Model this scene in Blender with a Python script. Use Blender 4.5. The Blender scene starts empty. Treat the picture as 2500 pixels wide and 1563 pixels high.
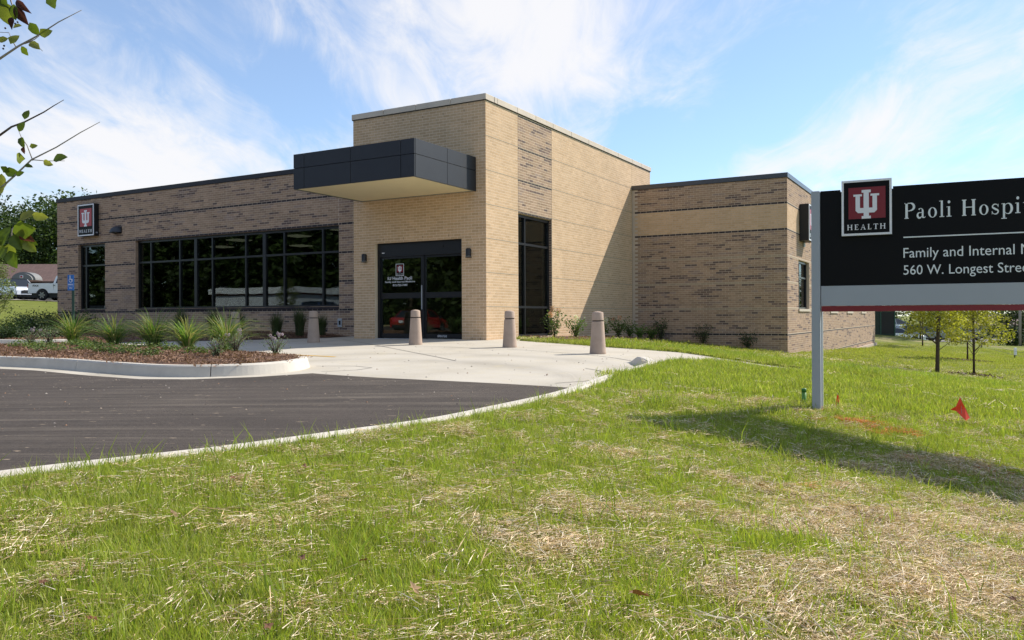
import bpy, math, random
import numpy as np
from mathutils import Vector, Matrix, geometry
random.seed(7)
rng = np.random.default_rng(7)
scene = bpy.context.scene
COL = scene.collection
R = math.radians

# ------------------------------------------------------------------ camera
cam_data = bpy.data.cameras.new('camera')
cam = bpy.data.objects.new('camera', cam_data)
COL.objects.link(cam)
cam.location = (0, 0, 0.5596)
cam.rotation_euler = (R(90), R(0.2421), 0)
cam_data.sensor_width = 36
cam_data.lens = 28.496
cam_data.shift_y = (772.74 - 781.5) / 2500
cam_data.clip_start = 0.05
cam_data.clip_end = 2000
scene.camera = cam

# ------------------------------------------------------------------ sky, sun, exposure
SUN = Vector((0.97, 0.52, 1.0)).normalized()
world = bpy.data.worlds.new('World')
scene.world = world
world.use_nodes = True
wt = world.node_tree
wt.nodes.clear()


class NT:
    """small helper for node trees"""
    def __init__(self, tree):
        self.t = tree

    def n(self, kind, **kw):
        nd = self.t.nodes.new(kind)
        for k, v in kw.items():
            if k == 'ins':
                for i, val in v.items():
                    if isinstance(val, bpy.types.NodeSocket):
                        self.t.links.new(val, nd.inputs[i])
                    else:
                        nd.inputs[i].default_value = val
            else:
                setattr(nd, k, v)
        return nd

    def m(self, op, a, b=0.0, c=None, clamp=False):
        ins = {0: a, 1: b}
        if c is not None:
            ins[2] = c
        return self.n('ShaderNodeMath', operation=op, use_clamp=clamp, ins=ins).outputs[0]

    def noise(self, vec, scale, detail=4.0, rough=0.55, dist=0.0):
        ins = {'Scale': scale, 'Detail': detail, 'Roughness': rough, 'Distortion': dist}
        if vec is not None:
            ins['Vector'] = vec
        return self.n('ShaderNodeTexNoise', ins=ins).outputs['Fac']

    def ramp(self, fac, stops):
        r = self.n('ShaderNodeValToRGB', ins={0: fac})
        e = r.color_ramp.elements
        while len(e) < len(stops):
            e.new(0.5)
        for el, (p, c) in zip(e, stops):
            el.position = p
            el.color = (c[0], c[1], c[2], 1) if not isinstance(c, (int, float)) else (c, c, c, 1)
        return r.outputs[0]

    def mix(self, fac, a, b, mode='MIX'):
        nd = self.n('ShaderNodeMix', data_type='RGBA', blend_type=mode)
        for i, val in ((0, fac), (6, a), (7, b)):
            if isinstance(val, bpy.types.NodeSocket):
                self.t.links.new(val, nd.inputs[i])
            else:
                if i and len(val) == 3:
                    val = (*val, 1)
                nd.inputs[i].default_value = val
        return nd.outputs[2]


W = NT(wt)
sky = W.n('ShaderNodeTexSky', sky_type='NISHITA', sun_disc=False, sun_elevation=math.asin(SUN.z),
          sun_rotation=math.atan2(SUN.x, SUN.y), altitude=200, air_density=1.0, dust_density=0.25, ozone_density=1.6)
tc = W.n('ShaderNodeTexCoord')
dirv = W.n('ShaderNodeVectorMath', operation='NORMALIZE', ins={0: tc.outputs['Generated']}).outputs[0]
sep = W.n('ShaderNodeSeparateXYZ', ins={0: dirv})
az = W.m('ARCTAN2', sep.outputs[0], sep.outputs[1])
el = W.m('ARCSINE', sep.outputs[2])
# cirrus layer: the direction carried onto a flat high layer, stretched along the wind
zc_ = W.m('ADD', W.m('MAXIMUM', sep.outputs[2], 0.0), 0.22)
px_ = W.m('DIVIDE', sep.outputs[0], zc_)
py_ = W.m('DIVIDE', sep.outputs[1], zc_)
lay = W.n('ShaderNodeCombineXYZ', ins={0: px_, 1: py_, 2: 0.0}).outputs[0]
mp = W.n('ShaderNodeMapping', ins={0: lay, 'Rotation': (0, 0, R(62)), 'Scale': (1.0, 0.42, 1.0)}).outputs[0]
warp = W.noise(lay, 1.1, 3.0, 0.5)
big = W.noise(mp, 1.6, 9.0, 0.58, 0.5)
fine = W.noise(mp, 5.5, 10.0, 0.66, 0.8)


def blob(u, v, ru, rv, rot, amp):
    """soft elliptical weight for a cloud bank at a compass direction and height"""
    a0 = math.atan((u - 1250) / 1979)
    e0 = math.atan((772 - v) / 1979 * math.cos(a0))
    du = W.m('SUBTRACT', az, a0)
    dv = W.m('SUBTRACT', el, e0)
    c, s = math.cos(R(rot)), math.sin(R(rot))
    x = W.m('DIVIDE', W.m('ADD', W.m('MULTIPLY', du, c), W.m('MULTIPLY', dv, s)), ru / 1979)
    y = W.m('DIVIDE', W.m('SUBTRACT', W.m('MULTIPLY', dv, c), W.m('MULTIPLY', du, s)), rv / 1979)
    d = W.m('ADD', W.m('MULTIPLY', x, x), W.m('MULTIPLY', y, y))
    return W.m('MULTIPLY', W.m('POWER', 2.718, W.m('MULTIPLY', d, -1.0)), amp)


BLOBS = [(180, 260, 430, 190, -14, 0.62), (1330, 90, 280, 140, 0, 0.66), (1560, 210, 330, 60, -8, 0.42), (880, 190, 260, 45, -26, 0.42),
         (1150, 10, 420, 60, 0, 0.35), (2230, 250, 430, 60, 25, 0.42), (2000, 400, 320, 60, 6, 0.50), (620, 400, 420, 100, 5, 0.35),
         (560, 40, 260, 40, -10, 0.28), (1250, 520, 2000, 60, 0, 0.25),
         (760, 250, 150, 70, -10, -0.40), (700, 110, 230, 45, -20, -0.35), (1800, 230, 260, 110, 20, -0.45), (1650, 420, 260, 80, 0, -0.25), (2350, 60, 320, 60, 0, -0.15),
         (130, 640, 500, 60, 0, -0.12)]
acc = 0.0
for b in BLOBS:
    acc = W.m('ADD', blob(*b), acc)
dens = W.m('ADD', acc, W.m('ADD', W.m('MULTIPLY', W.m('SUBTRACT', big, 0.5), 2.9), W.m('MULTIPLY', W.m('SUBTRACT', fine, 0.5), 2.2)))
dens = W.m('ADD', dens, W.m('MULTIPLY', W.m('SUBTRACT', warp, 0.5), 0.5))
cov = W.n('ShaderNodeMapRange', interpolation_type='SMOOTHSTEP', ins={0: dens, 1: -0.30, 2: 1.05, 3: 0.15, 4: 0.94}).outputs[0]
hor = W.n('ShaderNodeMapRange', ins={0: sep.outputs[2], 1: -0.02, 2: 0.14, 3: 0.24, 4: 0.0}).outputs[0]
cov = W.m('MAXIMUM', cov, hor)
skyc = W.n('ShaderNodeVectorMath', operation='SCALE', ins={0: sky.outputs[0]})
skyc.inputs['Scale'].default_value = 1.0
tint = W.mix(1.0, skyc.outputs[0], (0.57, 0.69, 0.79), 'MULTIPLY')
CLOUD = (4.15, 4.1, 4.15)
colr = W.mix(cov, tint, CLOUD)
bg = W.n('ShaderNodeBackground', ins={0: colr, 1: 0.15})
out = W.n('ShaderNodeOutputWorld', ins={0: bg.outputs[0]})

sun_d = bpy.data.lights.new('sun', 'SUN')
sun_d.energy = 4.0
sun_d.angle = R(0.53)
sun_d.color = (1.0, 0.935, 0.83)
sun = bpy.data.objects.new('sun', sun_d)
sun.rotation_euler = SUN.to_track_quat('Z', 'Y').to_euler()
sun.location = (30, 20, 40)
COL.objects.link(sun)
scene.view_settings.view_transform = 'Standard'
scene.view_settings.look = 'None'
scene.view_settings.exposure = 0.66
scene.view_settings.gamma = 1.0
scene.view_settings.use_curve_mapping = False
scene.render.engine = 'CYCLES'
scene.cycles.max_bounces = 8
scene.cycles.transparent_max_bounces = 12


# ------------------------------------------------------------------ helpers
def tag(o, label=None, cat=None, group=None, kind=None):
    if label: o['label'] = label
    if cat: o['category'] = cat
    if group: o['group'] = group
    if kind: o['kind'] = kind
    return o


def empty(name, loc=(0, 0, 0), rz=0.0, **kw):
    o = bpy.data.objects.new(name, None)
    o.location = loc
    o.rotation_euler = (0, 0, rz)
    o.empty_display_size = 0.2
    COL.objects.link(o)
    return tag(o, **kw)


def link(name, me, parent=None, loc=None, **kw):
    o = bpy.data.objects.new(name, me)
    COL.objects.link(o)
    if parent is not None: o.parent = parent
    if loc is not None: o.location = loc
    return tag(o, **kw)


class MB:
    """collects simple shapes into one mesh; every face keeps its own colour"""
    def __init__(self):
        self.v = []; self.f = []; self.c = []; self.mi = []; self.sm = []

    def add(self, verts, faces, col=(1, 1, 1), mi=0, smooth=False):
        b = len(self.v)
        self.v += [tuple(p) for p in verts]
        for f in faces:
            self.f.append([b + i for i in f]); self.c.append(col); self.mi.append(mi); self.sm.append(smooth)
        return self

    def box(self, x0, x1, y0, y1, z0, z1, col=(1, 1, 1), mi=0):
        v = [(x0, y0, z0), (x1, y0, z0), (x1, y1, z0), (x0, y1, z0), (x0, y0, z1), (x1, y0, z1), (x1, y1, z1), (x0, y1, z1)]
        return self.add(v, [(0, 3, 2, 1), (4, 5, 6, 7), (0, 1, 5, 4), (1, 2, 6, 5), (2, 3, 7, 6), (3, 0, 4, 7)], col, mi)

    def bevbox(self, x0, x1, y0, y1, z0, z1, b=0.01, col=(1, 1, 1), mi=0):
        """box with chamfered vertical and top edges"""
        v = []
        for z, i in ((z0, 0), (z1 - b, 0), (z1, b)):
            a0, a1, b0, b1 = x0 + i, x1 - i, y0 + i, y1 - i
            v += [(a0 + b, b0, z), (a1 - b, b0, z), (a1, b0 + b, z), (a1, b1 - b, z), (a1 - b, b1, z), (a0 + b, b1, z), (a0, b1 - b, z), (a0, b0 + b, z)]
        f = [tuple(range(7, -1, -1)), tuple(range(16, 24))]
        for r_ in range(2):
            for k in range(8):
                k2 = (k + 1) % 8
                f.append((r_ * 8 + k, r_ * 8 + k2, r_ * 8 + 8 + k2, r_ * 8 + 8 + k))
        return self.add(v, f, col, mi)

    def tube(self, pts, rad, seg=8, col=(1, 1, 1), mi=0, cap=True, smooth=True):
        pts = [Vector(p) for p in pts]
        if not hasattr(rad, '__len__'): rad = [rad] * len(pts)
        vs = []; fs = []
        up = Vector((0, 0, 1))
        for i, p in enumerate(pts):
            t = (pts[min(i + 1, len(pts) - 1)] - pts[max(i - 1, 0)]).normalized()
            a = t.cross(up)
            if a.length < 1e-3: a = t.cross(Vector((1, 0, 0)))
            a.normalize(); b_ = t.cross(a)
            for k in range(seg):
                an = 2 * math.pi * k / seg
                vs.append(p + (a * math.cos(an) + b_ * math.sin(an)) * rad[i])
        for i in range(len(pts) - 1):
            for k in range(seg):
                k2 = (k + 1) % seg
                fs.append((i * seg + k, i * seg + k2, (i + 1) * seg + k2, (i + 1) * seg + k))
        if cap:
            fs.append(tuple(range(seg - 1, -1, -1)))
            fs.append(tuple(range((len(pts) - 1) * seg, len(pts) * seg)))
        return self.add(vs, fs, col, mi, smooth)

    def lathe(self, prof, seg=24, c=(0, 0), col=(1, 1, 1), mi=0, smooth=True):
        """profile of (radius, z) turned about a vertical axis"""
        vs = [(c[0] + r_ * math.cos(2 * math.pi * k / seg), c[1] + r_ * math.sin(2 * math.pi * k / seg), z) for r_, z in prof for k in range(seg)]
        fs = [(i * seg + k, i * seg + (k + 1) % seg, (i + 1) * seg + (k + 1) % seg, (i + 1) * seg + k) for i in range(len(prof) - 1) for k in range(seg)]
        fs.append(tuple(range((len(prof) - 1) * seg, len(prof) * seg)))
        fs.append(tuple(range(seg - 1, -1, -1)))
        return self.add(vs, fs, col, mi, smooth)

    def prism(self, poly, y0, y1, col=(1, 1, 1), mi=0):
        """polygon in x,z pushed from y0 (front) to y1"""
        n = len(poly)
        v = [(x, y0, z) for x, z in poly] + [(x, y1, z) for x, z in poly]
        f = [tuple(range(n)), tuple(range(2 * n - 1, n - 1, -1))] + [(i, i + n, (i + 1) % n + n, (i + 1) % n) for i in range(n)]
        return self.add(v, f, col, mi)

    def mesh(self, name, mats):
        me = bpy.data.meshes.new(name)
        me.from_pydata(self.v, [], self.f)
        if not isinstance(mats, (list, tuple)): mats = [mats]
        for m_ in mats: me.materials.append(m_)
        if any(self.mi): me.polygons.foreach_set('material_index', self.mi)
        if any(self.sm): me.polygons.foreach_set('use_smooth', self.sm)
        if any(c != (1, 1, 1) for c in self.c):
            a = me.attributes.new('col', 'FLOAT_COLOR', 'FACE')
            a.data.foreach_set('color', np.array([(c[0], c[1], c[2], 1) for c in self.c], np.float32).ravel())
        me.update()
        return me

    def build(self, name, mats, parent=None, loc=None, **kw):
        return link(name, self.mesh(name, mats), parent, loc, **kw)


def np_mesh(name, V, F, mats, colf=None, mi=None, smooth=False, parent=None, **kw):
    """mesh from arrays of quads (or triangles)"""
    V = np.asarray(V, np.float32); F = np.asarray(F, np.int32)
    me = bpy.data.meshes.new(name)
    me.vertices.add(len(V)); me.vertices.foreach_set('co', V.ravel())
    n, k = F.shape
    me.loops.add(n * k); me.loops.foreach_set('vertex_index', F.ravel())
    me.polygons.add(n)
    me.polygons.foreach_set('loop_start', np.arange(n, dtype=np.int32) * k)
    if not isinstance(mats, (list, tuple)): mats = [mats]
    for m_ in mats: me.materials.append(m_)
    if mi is not None: me.polygons.foreach_set('material_index', np.asarray(mi, np.int32))
    me.polygons.foreach_set('use_smooth', np.full(n, bool(smooth)))
    if colf is not None:
        a = me.attributes.new('col', 'FLOAT_COLOR', 'FACE')
        c = np.ones((n, 4), np.float32); c[:, :3] = colf
        a.data.foreach_set('color', c.ravel())
    me.update(calc_edges=True)
    me.validate()
    return me if kw.get('only_mesh') else link(name, me, parent, **kw)


# ------------------------------------------------------------------ materials
MATS = {}


def mat(name, col, rough=0.6, metal=0.0, spec=0.5, vary=0.0, vscale=6.0, bump=0.0, bscale=60.0, attr=False, coat=0.0, stain=0.0):
    if name in MATS: return MATS[name]
    m_ = bpy.data.materials.new(name); m_.use_nodes = True
    T = NT(m_.node_tree)
    p = m_.node_tree.nodes['Principled BSDF']
    p.inputs['Roughness'].default_value = rough
    p.inputs['Metallic'].default_value = metal
    p.inputs['Specular IOR Level'].default_value = spec
    p.inputs['Coat Weight'].default_value = coat
    p.inputs['Coat Roughness'].default_value = 0.05
    tc_ = T.n('ShaderNodeTexCoord').outputs['Object']
    base = (*col, 1)
    src = None
    if attr:
        src = T.n('ShaderNodeAttribute', attribute_name='col').outputs['Color']
        src = T.mix(1.0, src, base, 'MULTIPLY')
    if vary:
        nf = T.noise(tc_, vscale, 6.0, 0.6)
        k = T.ramp(nf, [(0.25, 1 - vary), (0.75, 1 + vary)])
        src = T.mix(1.0, src if src is not None else base, k, 'MULTIPLY')
    if stain:
        ms = T.n('ShaderNodeMapping', ins={0: tc_, 'Scale': (1.0, 1.0, 0.35)}).outputs[0]
        k = T.ramp(T.noise(ms, 0.9, 7.0, 0.65), [(0.3, 1 - stain), (0.7, 1 + stain)])
        src = T.mix(1.0, src if src is not None else base, k, 'MULTIPLY')
    if src is not None: m_.node_tree.links.new(src, p.inputs['Base Color'])
    else: p.inputs['Base Color'].default_value = base
    if bump:
        nb = T.noise(tc_, bscale, 5.0, 0.6)
        b = T.n('ShaderNodeBump', ins={'Strength': bump, 'Distance': 0.01, 'Height': nb})
        m_.node_tree.links.new(b.outputs[0], p.inputs['Normal'])
    MATS[name] = m_
    return m_


def foliage(name, col, trans=0.35, rough=0.55, rand=0.25):
    """leaf or blade: face colour x random per piece, a bit translucent"""
    m_ = bpy.data.materials.new(name); m_.use_nodes = True
    T = NT(m_.node_tree); t = m_.node_tree
    t.nodes.remove(t.nodes['Principled BSDF'])
    a = T.n('ShaderNodeAttribute', attribute_name='col').outputs['Color']
    c = T.mix(1.0, a, (*col, 1), 'MULTIPLY')
    oi = T.n('ShaderNodeObjectInfo').outputs['Random']
    k = T.ramp(oi, [(0.0, 1 - rand), (1.0, 1 + rand)])
    c = T.mix(1.0, c, k, 'MULTIPLY')
    d = T.n('ShaderNodeBsdfPrincipled', ins={'Base Color': c, 'Roughness': rough, 'Specular IOR Level': 0.3})
    tr = T.n('ShaderNodeBsdfTranslucent', ins={0: T.mix(1.0, c, (1.15, 1.25, 0.55, 1), 'MULTIPLY')})
    mx = T.n('ShaderNodeMixShader', ins={0: trans, 1: d.outputs[0], 2: tr.outputs[0]})
    t.links.new(mx.outputs[0], t.nodes['Material Output'].inputs[0])
    return m_


def glass_mat(name, tintc, refl=0.10):
    m_ = bpy.data.materials.new(name); m_.use_nodes = True
    T = NT(m_.node_tree); t = m_.node_tree
    t.nodes.remove(t.nodes['Principled BSDF'])
    fr = T.n('ShaderNodeFresnel', ins={0: 1.5}).outputs[0]
    fac = T.m('ADD', T.m('MULTIPLY', fr, 0.55), refl, clamp=True)
    tr = T.n('ShaderNodeBsdfTransparent', ins={0: (*tintc, 1)})
    tcn = T.n('ShaderNodeTexCoord').outputs['Object']
    bp = T.n('ShaderNodeBump', ins={'Strength': 0.06, 'Distance': 0.02, 'Height': T.noise(tcn, 0.9, 1.0)})
    gl = T.n('ShaderNodeBsdfGlossy', ins={0: (0.92, 0.95, 1, 1), 'Roughness': 0.0, 'Normal': bp.outputs[0]})
    mx = T.n('ShaderNodeMixShader', ins={0: fac, 1: tr.outputs[0], 2: gl.outputs[0]})
    t.links.new(mx.outputs[0], t.nodes['Material Output'].inputs[0])
    return m_


M_brick = mat('brick_face', (1, 1, 1), 0.85, spec=0.25, vary=0.12, vscale=16, bump=0.25, bscale=90, attr=True, stain=0.10)
M_mortar_tan = mat('mortar_cream', (0.76, 0.63, 0.46), 0.95, spec=0.1, vary=0.08, vscale=3, bump=0.3, bscale=120)
M_mortar_grey = mat('mortar_grey', (0.56, 0.455, 0.355), 0.95, spec=0.1, vary=0.08, vscale=3, bump=0.3, bscale=120)
M_metal_dark = mat('dark_metal_panel', (0.050, 0.053, 0.060), 0.55, metal=0.72, spec=0.4, vary=0.06, vscale=2)
M_coping = mat('dark_metal_coping', (0.022, 0.021, 0.028), 0.55, spec=0.35, vary=0.08, vscale=2)
M_limestone = mat('limestone_coping', (0.62, 0.54, 0.45), 0.85, spec=0.2, vary=0.10, vscale=2.5, bump=0.15, bscale=40)
M_frame = mat('black_window_frame', (0.010, 0.011, 0.014), 0.35, spec=0.5)
M_black = mat('black', (0.006, 0.006, 0.007), 0.5)
M_soffit = mat('soffit_beige', (0.82, 0.70, 0.44), 0.7, vary=0.04, vscale=2)
M_glass = glass_mat('tinted_glass', (0.42, 0.45, 0.42), 0.0)
M_white = mat('white_paint', (0.78, 0.79, 0.82), 0.4)
M_red = mat('sign_crimson', (0.20, 0.004, 0.012), 0.4)
M_signblack = mat('sign_black', (0.004, 0.004, 0.005), 0.5, spec=0.15)
M_silver = mat('silver_paint', (0.36, 0.39, 0.43), 0.42, metal=0.0, vary=0.03, vscale=3)
M_letter = mat('letter_silver', (0.74, 0.79, 0.80), 0.4)
M_conc = None

# ------------------------------------------------------------------ terrain
def tps(pts):
    pts = np.array(pts, float); n = len(pts); x = pts[:, :2] / 10
    d = np.linalg.norm(x[:, None] - x[None], axis=2)
    K = np.where(d > 0, d * d * np.log(d + 1e-12), 0) + np.eye(n) * .003
    A = np.zeros((n + 3, n + 3)); A[:n, :n] = K; A[:n, n] = 1; A[:n, n + 1:] = x; A[n, :n] = 1; A[n + 1:, :n] = x.T
    w = np.linalg.solve(A, np.r_[pts[:, 2], 0, 0, 0])
    def F(X, Y):
        q = np.stack([np.asarray(X, float), np.asarray(Y, float)], -1) / 10
        o = np.zeros(q.shape[:-1])
        for i in range(n):
            d_ = np.hypot(q[..., 0] - x[i, 0], q[..., 1] - x[i, 1])
            o += w[i] * d_ * d_ * np.log(d_ + 1e-12)
        return o + w[n] + q @ w[n + 1:]
    return F


P = tps([(-.61, 19.2, 0), (-4.13, 21.2, 0), (-6.98, 20.5, -.06), (-4.8, 19.6, -.05), (-2.12, 17.8, -.05), (-.05, 16.84, -.083), (1.55, 14.66, -.12), (.6, 8.8, -.22), (-2.68, 11.06, -.2), (-2, 10.6, -.217), (-5, 10.5, -.22), (-2.4, 4.2, -.27), (-1.6, 4.8, -.27), (-.6, 5.8, -.26), (-10, 8, -.3), (-13, 21, -.08), (-20, 10, -.35), (3, 14.6, -.17), (4.1, 14.4, -.25), (7, 13, -.5), (-10, -10, -.6), (-30, 0, -.6), (-30, -40, -.9), (10, -30, -.9), (-20, 28, 0), (3, 26, -.05)])
G0 = tps([(29.3, 56, -1.40), (34, 65, -1.75), (40, 76, -2.15), (36.5, 60, -1.75), (24.8, 40, -1.60), (25.4, 55, -.78), (4.06, 27.1, -.23), (8.45, 24.85, -.586), (20.8, 46.5, -1.17), (4.3, 14.0, -.23), (-2.37, 3.75, -.15), (-1.65, 4.35, -.15), (-.59, 5.35, -.15), (.51, 7.5, -.12), (1.8, 11.5, -.08), (2.1, 12.6, -.10), (0, 1.8, -.28), (-1.2, 1.8, -.27), (1.2, 1.9, -.38), (2.65, 7.1, -.27), (2.3, 5.0, -.50), (3.5, 5, -.62), (1.9, 3.4, -.46), (4.6, 7, -.48), (11, 21, -1.0), (12.5, 22, -1.11), (16.8, 30, -1.14), (1.2, 20.5, -.03), (2.5, 23.5, -.08), (6, 19, -.42), (7, 14, -.5),
          (-18, 30, .12), (-22, 28, .1), (-36, 60, 1.85), (-50, 75, 2.4), (-14, 36, .2), (40, 86, -2.2), (55, 86, -2.5), (60, 60, -2.6), (-5, 60, .3), (0, 150, 2), (110, 160, -3), (-100, 150, 5), (0, -60, -1), (-60, 0, -.5), (60, 0, -3), (20, 0, -1.6), (-60, -60, -1), (-10, -10, -.6), (-10, 8, -.2), (-12, 20, 0)])

GUTTER = [(-2.72, 11.03), (-3.34, 10.52), (-4.07, 10.27), (-4.76, 10.36), (-5.76, 11.0), (-7.1, 12.05), (-8.2, 12.65), (-12, 14.6), (-18, 17.2), (-26, 19.5)]
KERBLINE = [(-3.9, 2.35), (-3.2, 3.02), (-2.42, 3.84), (-1.70, 4.46), (-1.17, 5.02), (-.62, 5.62), (-.17, 6.36), (.25, 7.12), (.56, 7.85), (.86, 8.70)]
NOSE = [(1.22, 9.7), (1.57, 10.6), (1.83, 11.2), (2.02, 11.7), (2.25, 12.15), (2.7, 12.45)]
NOSEKERB = [(1.22, 9.7), (1.57, 10.6), (1.80, 11.2), (1.90, 11.75), (1.88, 12.35), (1.78, 12.85)]
WALKFAR = [(5.6, 11.9), (4.9, 12.9), (4.2, 13.9), (3.72, 14.9), (3.31, 15.95), (2.16, 16.95), (1.65, 17.65), (.62, 18.62), (.14, 19.12)]
ASPHALT = KERBLINE + GUTTER + [(-70, 30), (-70, -60), (-6, -60), (-5.4, -6), (-4.9, .9)]
CONC = [KERBLINE[-1]] + NOSE + [(3.5, 12.45), (4.3, 11.9), (5.0, 11.1)] + WALKFAR + [(0.3, 19.6), (-3.9, 22.1), (-4.0, 23), (-10, 25.5), (-20, 30), (-27, 28), (-27, 20.0)] + GUTTER[::-1][1:]
ISLAND = [(-8.25, 13.05), (-6.96, 12.33), (-5.7, 11.38), (-4.74, 10.74), (-4.10, 10.58), (-3.50, 10.74), (-3.12, 11.15), (-2.98, 11.75), (-3.12, 12.3), (-3.55, 12.95), (-4.25, 13.7), (-5.3, 14.55), (-6.4, 15.4), (-7.7, 16.35), (-9.0, 17.5), (-9.75, 17.75), (-10.3, 17.2), (-11.5, 17.0), (-15, 18.0), (-17, 17.2), (-12.5, 15.2), (-10, 13.95)]
BED = [(-4.5, 22.6), (-5.0, 22.0), (-5.8, 21.75), (-7.1, 21.45), (-8.5, 21.3), (-10, 20.85), (-11.2, 20.15), (-12.0, 20.0), (-13.1, 20.45), (-16, 21.9), (-22, 24.5), (-23, 29), (-19, 30.8), (-17, 30.3), (-8, 25.2)]


def inside(poly, X, Y):
    X = np.asarray(X, float); Y = np.asarray(Y, float); r = np.zeros(X.shape, bool); n = len(poly)
    for i in range(n):
        x0, y0 = poly[i]; x1, y1 = poly[(i + 1) % n]
        if y0 == y1: continue
        c = ((y0 > Y) != (y1 > Y)) & (X < (x1 - x0) * (Y - y0) / (y1 - y0) + x0)
        r ^= c
    return r


def pdist(poly, X, Y, closed=True):
    X = np.asarray(X, float); Y = np.asarray(Y, float); best = np.full(X.shape, 1e9); n = len(poly)
    for i in range(n if closed else n - 1):
        x0, y0 = poly[i]; x1, y1 = poly[(i + 1) % n]; dx, dy = x1 - x0, y1 - y0; L = dx * dx + dy * dy + 1e-12
        t = np.clip(((X - x0) * dx + (Y - y0) * dy) / L, 0, 1)
        best = np.minimum(best, np.hypot(X - x0 - t * dx, Y - y0 - t * dy))
    return best


BORIG = np.array([-.61, 19.194]); BANG = R(29.7607)
BX = np.array([math.cos(BANG), -math.sin(BANG)]); BY = np.array([math.sin(BANG), math.cos(BANG)])
def b2w(x, y): return BORIG + x * BX + y * BY
def w2b(X, Y): return (X - BORIG[0]) * BX[0] + (Y - BORIG[1]) * BX[1], (X - BORIG[0]) * BY[0] + (Y - BORIG[1]) * BY[1]


def paved(X, Y): return inside(ASPHALT, X, Y) | inside(CONC, X, Y)
def smooth(t): t = np.clip(t, 0, 1); return t * t * (3 - 2 * t)
def vnoise(X, Y, s, seed=0):
    """smooth value noise"""
    r_ = np.random.default_rng(1000 + seed).random((64, 64)); x = np.asarray(X) / s + 31.7; y = np.asarray(Y) / s + 17.3
    xi = np.floor(x).astype(int); yi = np.floor(y).astype(int); fx = smooth(x - xi); fy = smooth(y - yi)
    g = lambda a, b: r_[a % 64, b % 64]
    return (g(xi, yi) * (1 - fx) + g(xi + 1, yi) * fx) * (1 - fy) + (g(xi, yi + 1) * (1 - fx) + g(xi + 1, yi + 1) * fx) * fy


def ground_z(X, Y):
    X = np.asarray(X, float); Y = np.asarray(Y, float)
    g = G0(X, Y) + (vnoise(X, Y, .55, 1) - .5) * .035 + (vnoise(X, Y, 2.3, 2) - .5) * .06 * smooth(np.hypot(X, Y) / 10)
    da = np.minimum(pdist(ASPHALT, X, Y), pdist(NOSE, X, Y, False)); dc = pdist(CONC, X, Y); p = P(X, Y)
    g = g + (p + .125 - g) * (1 - smooth(da / .9)) - .05 * (1 - smooth((da - .15) / .22))
    g = g + (p + .035 - g) * (1 - smooth(dc / 1.0)) * smooth((da - .3) / .9)
    return g


def straw_mask(X, Y):
    """share of dead straw among the grass, 0 to 1"""
    X = np.asarray(X, float); Y = np.asarray(Y, float)
    n_ = vnoise(X + .6 * Y, Y, .42, 5) * .38 + vnoise(X, Y, 1.3, 6) * .34 + vnoise(X * .5 + Y, Y, .16, 8) * .28
    near = smooth((7.5 - Y) / 4.5)
    lean = near * (smooth((X / (Y + .01) - .06) / .40) * .29 - .14) + smooth((X - 1.6) / 2.2) * near * .10
    lean = lean + smooth((Y - 4) / 8) * .0 - smooth((11 - Y) / 3) * smooth((Y - 4.6) / 1.5) * .13
    lean = lean + .10 * (np.hypot((X - .45) / .55, (Y - 5.1) / .35) < 1)
    lean = lean - .16 * (np.hypot((X - 1.5) / 1.3, (Y - 6.2) / .9) < 1)
    lean = lean - .26 * smooth((Y - 9) / 3) * smooth((7.5 - X) / 2)
    return smooth((n_ + lean - .48) / .24)


def axis(segs):
    o = [segs[0][0]]
    for a, b, st in segs:
        o += list(np.linspace(a, b, max(2, int(round((b - a) / st)) + 1))[1:])
    return np.array(o)


gx = axis([(-700, -120, 60), (-120, -40, 8), (-40, -12, 1.2), (-12, -4, .4), (-4, 5, .1), (5, 12, .3), (12, 40, 1.2), (40, 140, 8), (140, 700, 60)])
gy = axis([(-300, -60, 40), (-60, 0, 6), (0, 1.2, .4), (1.2, 15, .1), (15, 26, .3), (26, 60, 1.2), (60, 140, 6), (140, 900, 60)])
XX, YY = np.meshgrid(gx, gy)
ZZ = ground_z(XX, YY)
far = np.hypot(XX, YY)
ZZ = np.where(far > 170, ZZ * (1 - smooth((far - 170) / 150)) + 0.0 * far - 1.0 * smooth((far - 170) / 150), ZZ)
pv = paved(XX, YY) & (pdist(ASPHALT, XX, YY) > -1)
ZZ = np.where(pv, P(XX, YY) - .22, ZZ)
lx, ly = w2b(XX, YY)
ZZ = np.where((lx > -19.1) & (lx < 4.95) & (ly > 9.6) & (ly < 30), np.minimum(ZZ, -.3), ZZ)
nx, ny = len(gx), len(gy)
idx = np.arange(nx * ny).reshape(ny, nx)
GF = np.stack([idx[:-1, :-1], idx[:-1, 1:], idx[1:, 1:], idx[1:, :-1]], -1).reshape(-1, 4)

m_ = bpy.data.materials.new('lawn_ground'); m_.use_nodes = True
T = NT(m_.node_tree); pb = m_.node_tree.nodes['Principled BSDF']
tcg = T.n('ShaderNodeTexCoord').outputs['Object']
att = T.n('ShaderNodeAttribute', attribute_name='straw').outputs['Fac']
n1 = T.noise(tcg, 22, 8, .7); n2 = T.noise(tcg, 1.3, 5, .6)
mpS = T.n('ShaderNodeMapping', ins={0: tcg, 'Scale': (.35, 1.6, 1)}).outputs[0]
n3 = T.noise(mpS, 1.1, 7, .65)
green = T.ramp(n1, [(.3, (.085, .10, .018)), (.55, (.17, .195, .035)), (.75, (.26, .27, .065))])
straw = T.ramp(n1, [(.3, (.14, .105, .05)), (.5, (.36, .29, .165)), (.7, (.60, .50, .32))])
fs = T.m('ADD', T.m('MULTIPLY', att, .9), T.m('MULTIPLY', T.m('SUBTRACT', n3, .56), 2.6), clamp=True)
c_ = T.mix(fs, green, straw)
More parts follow.
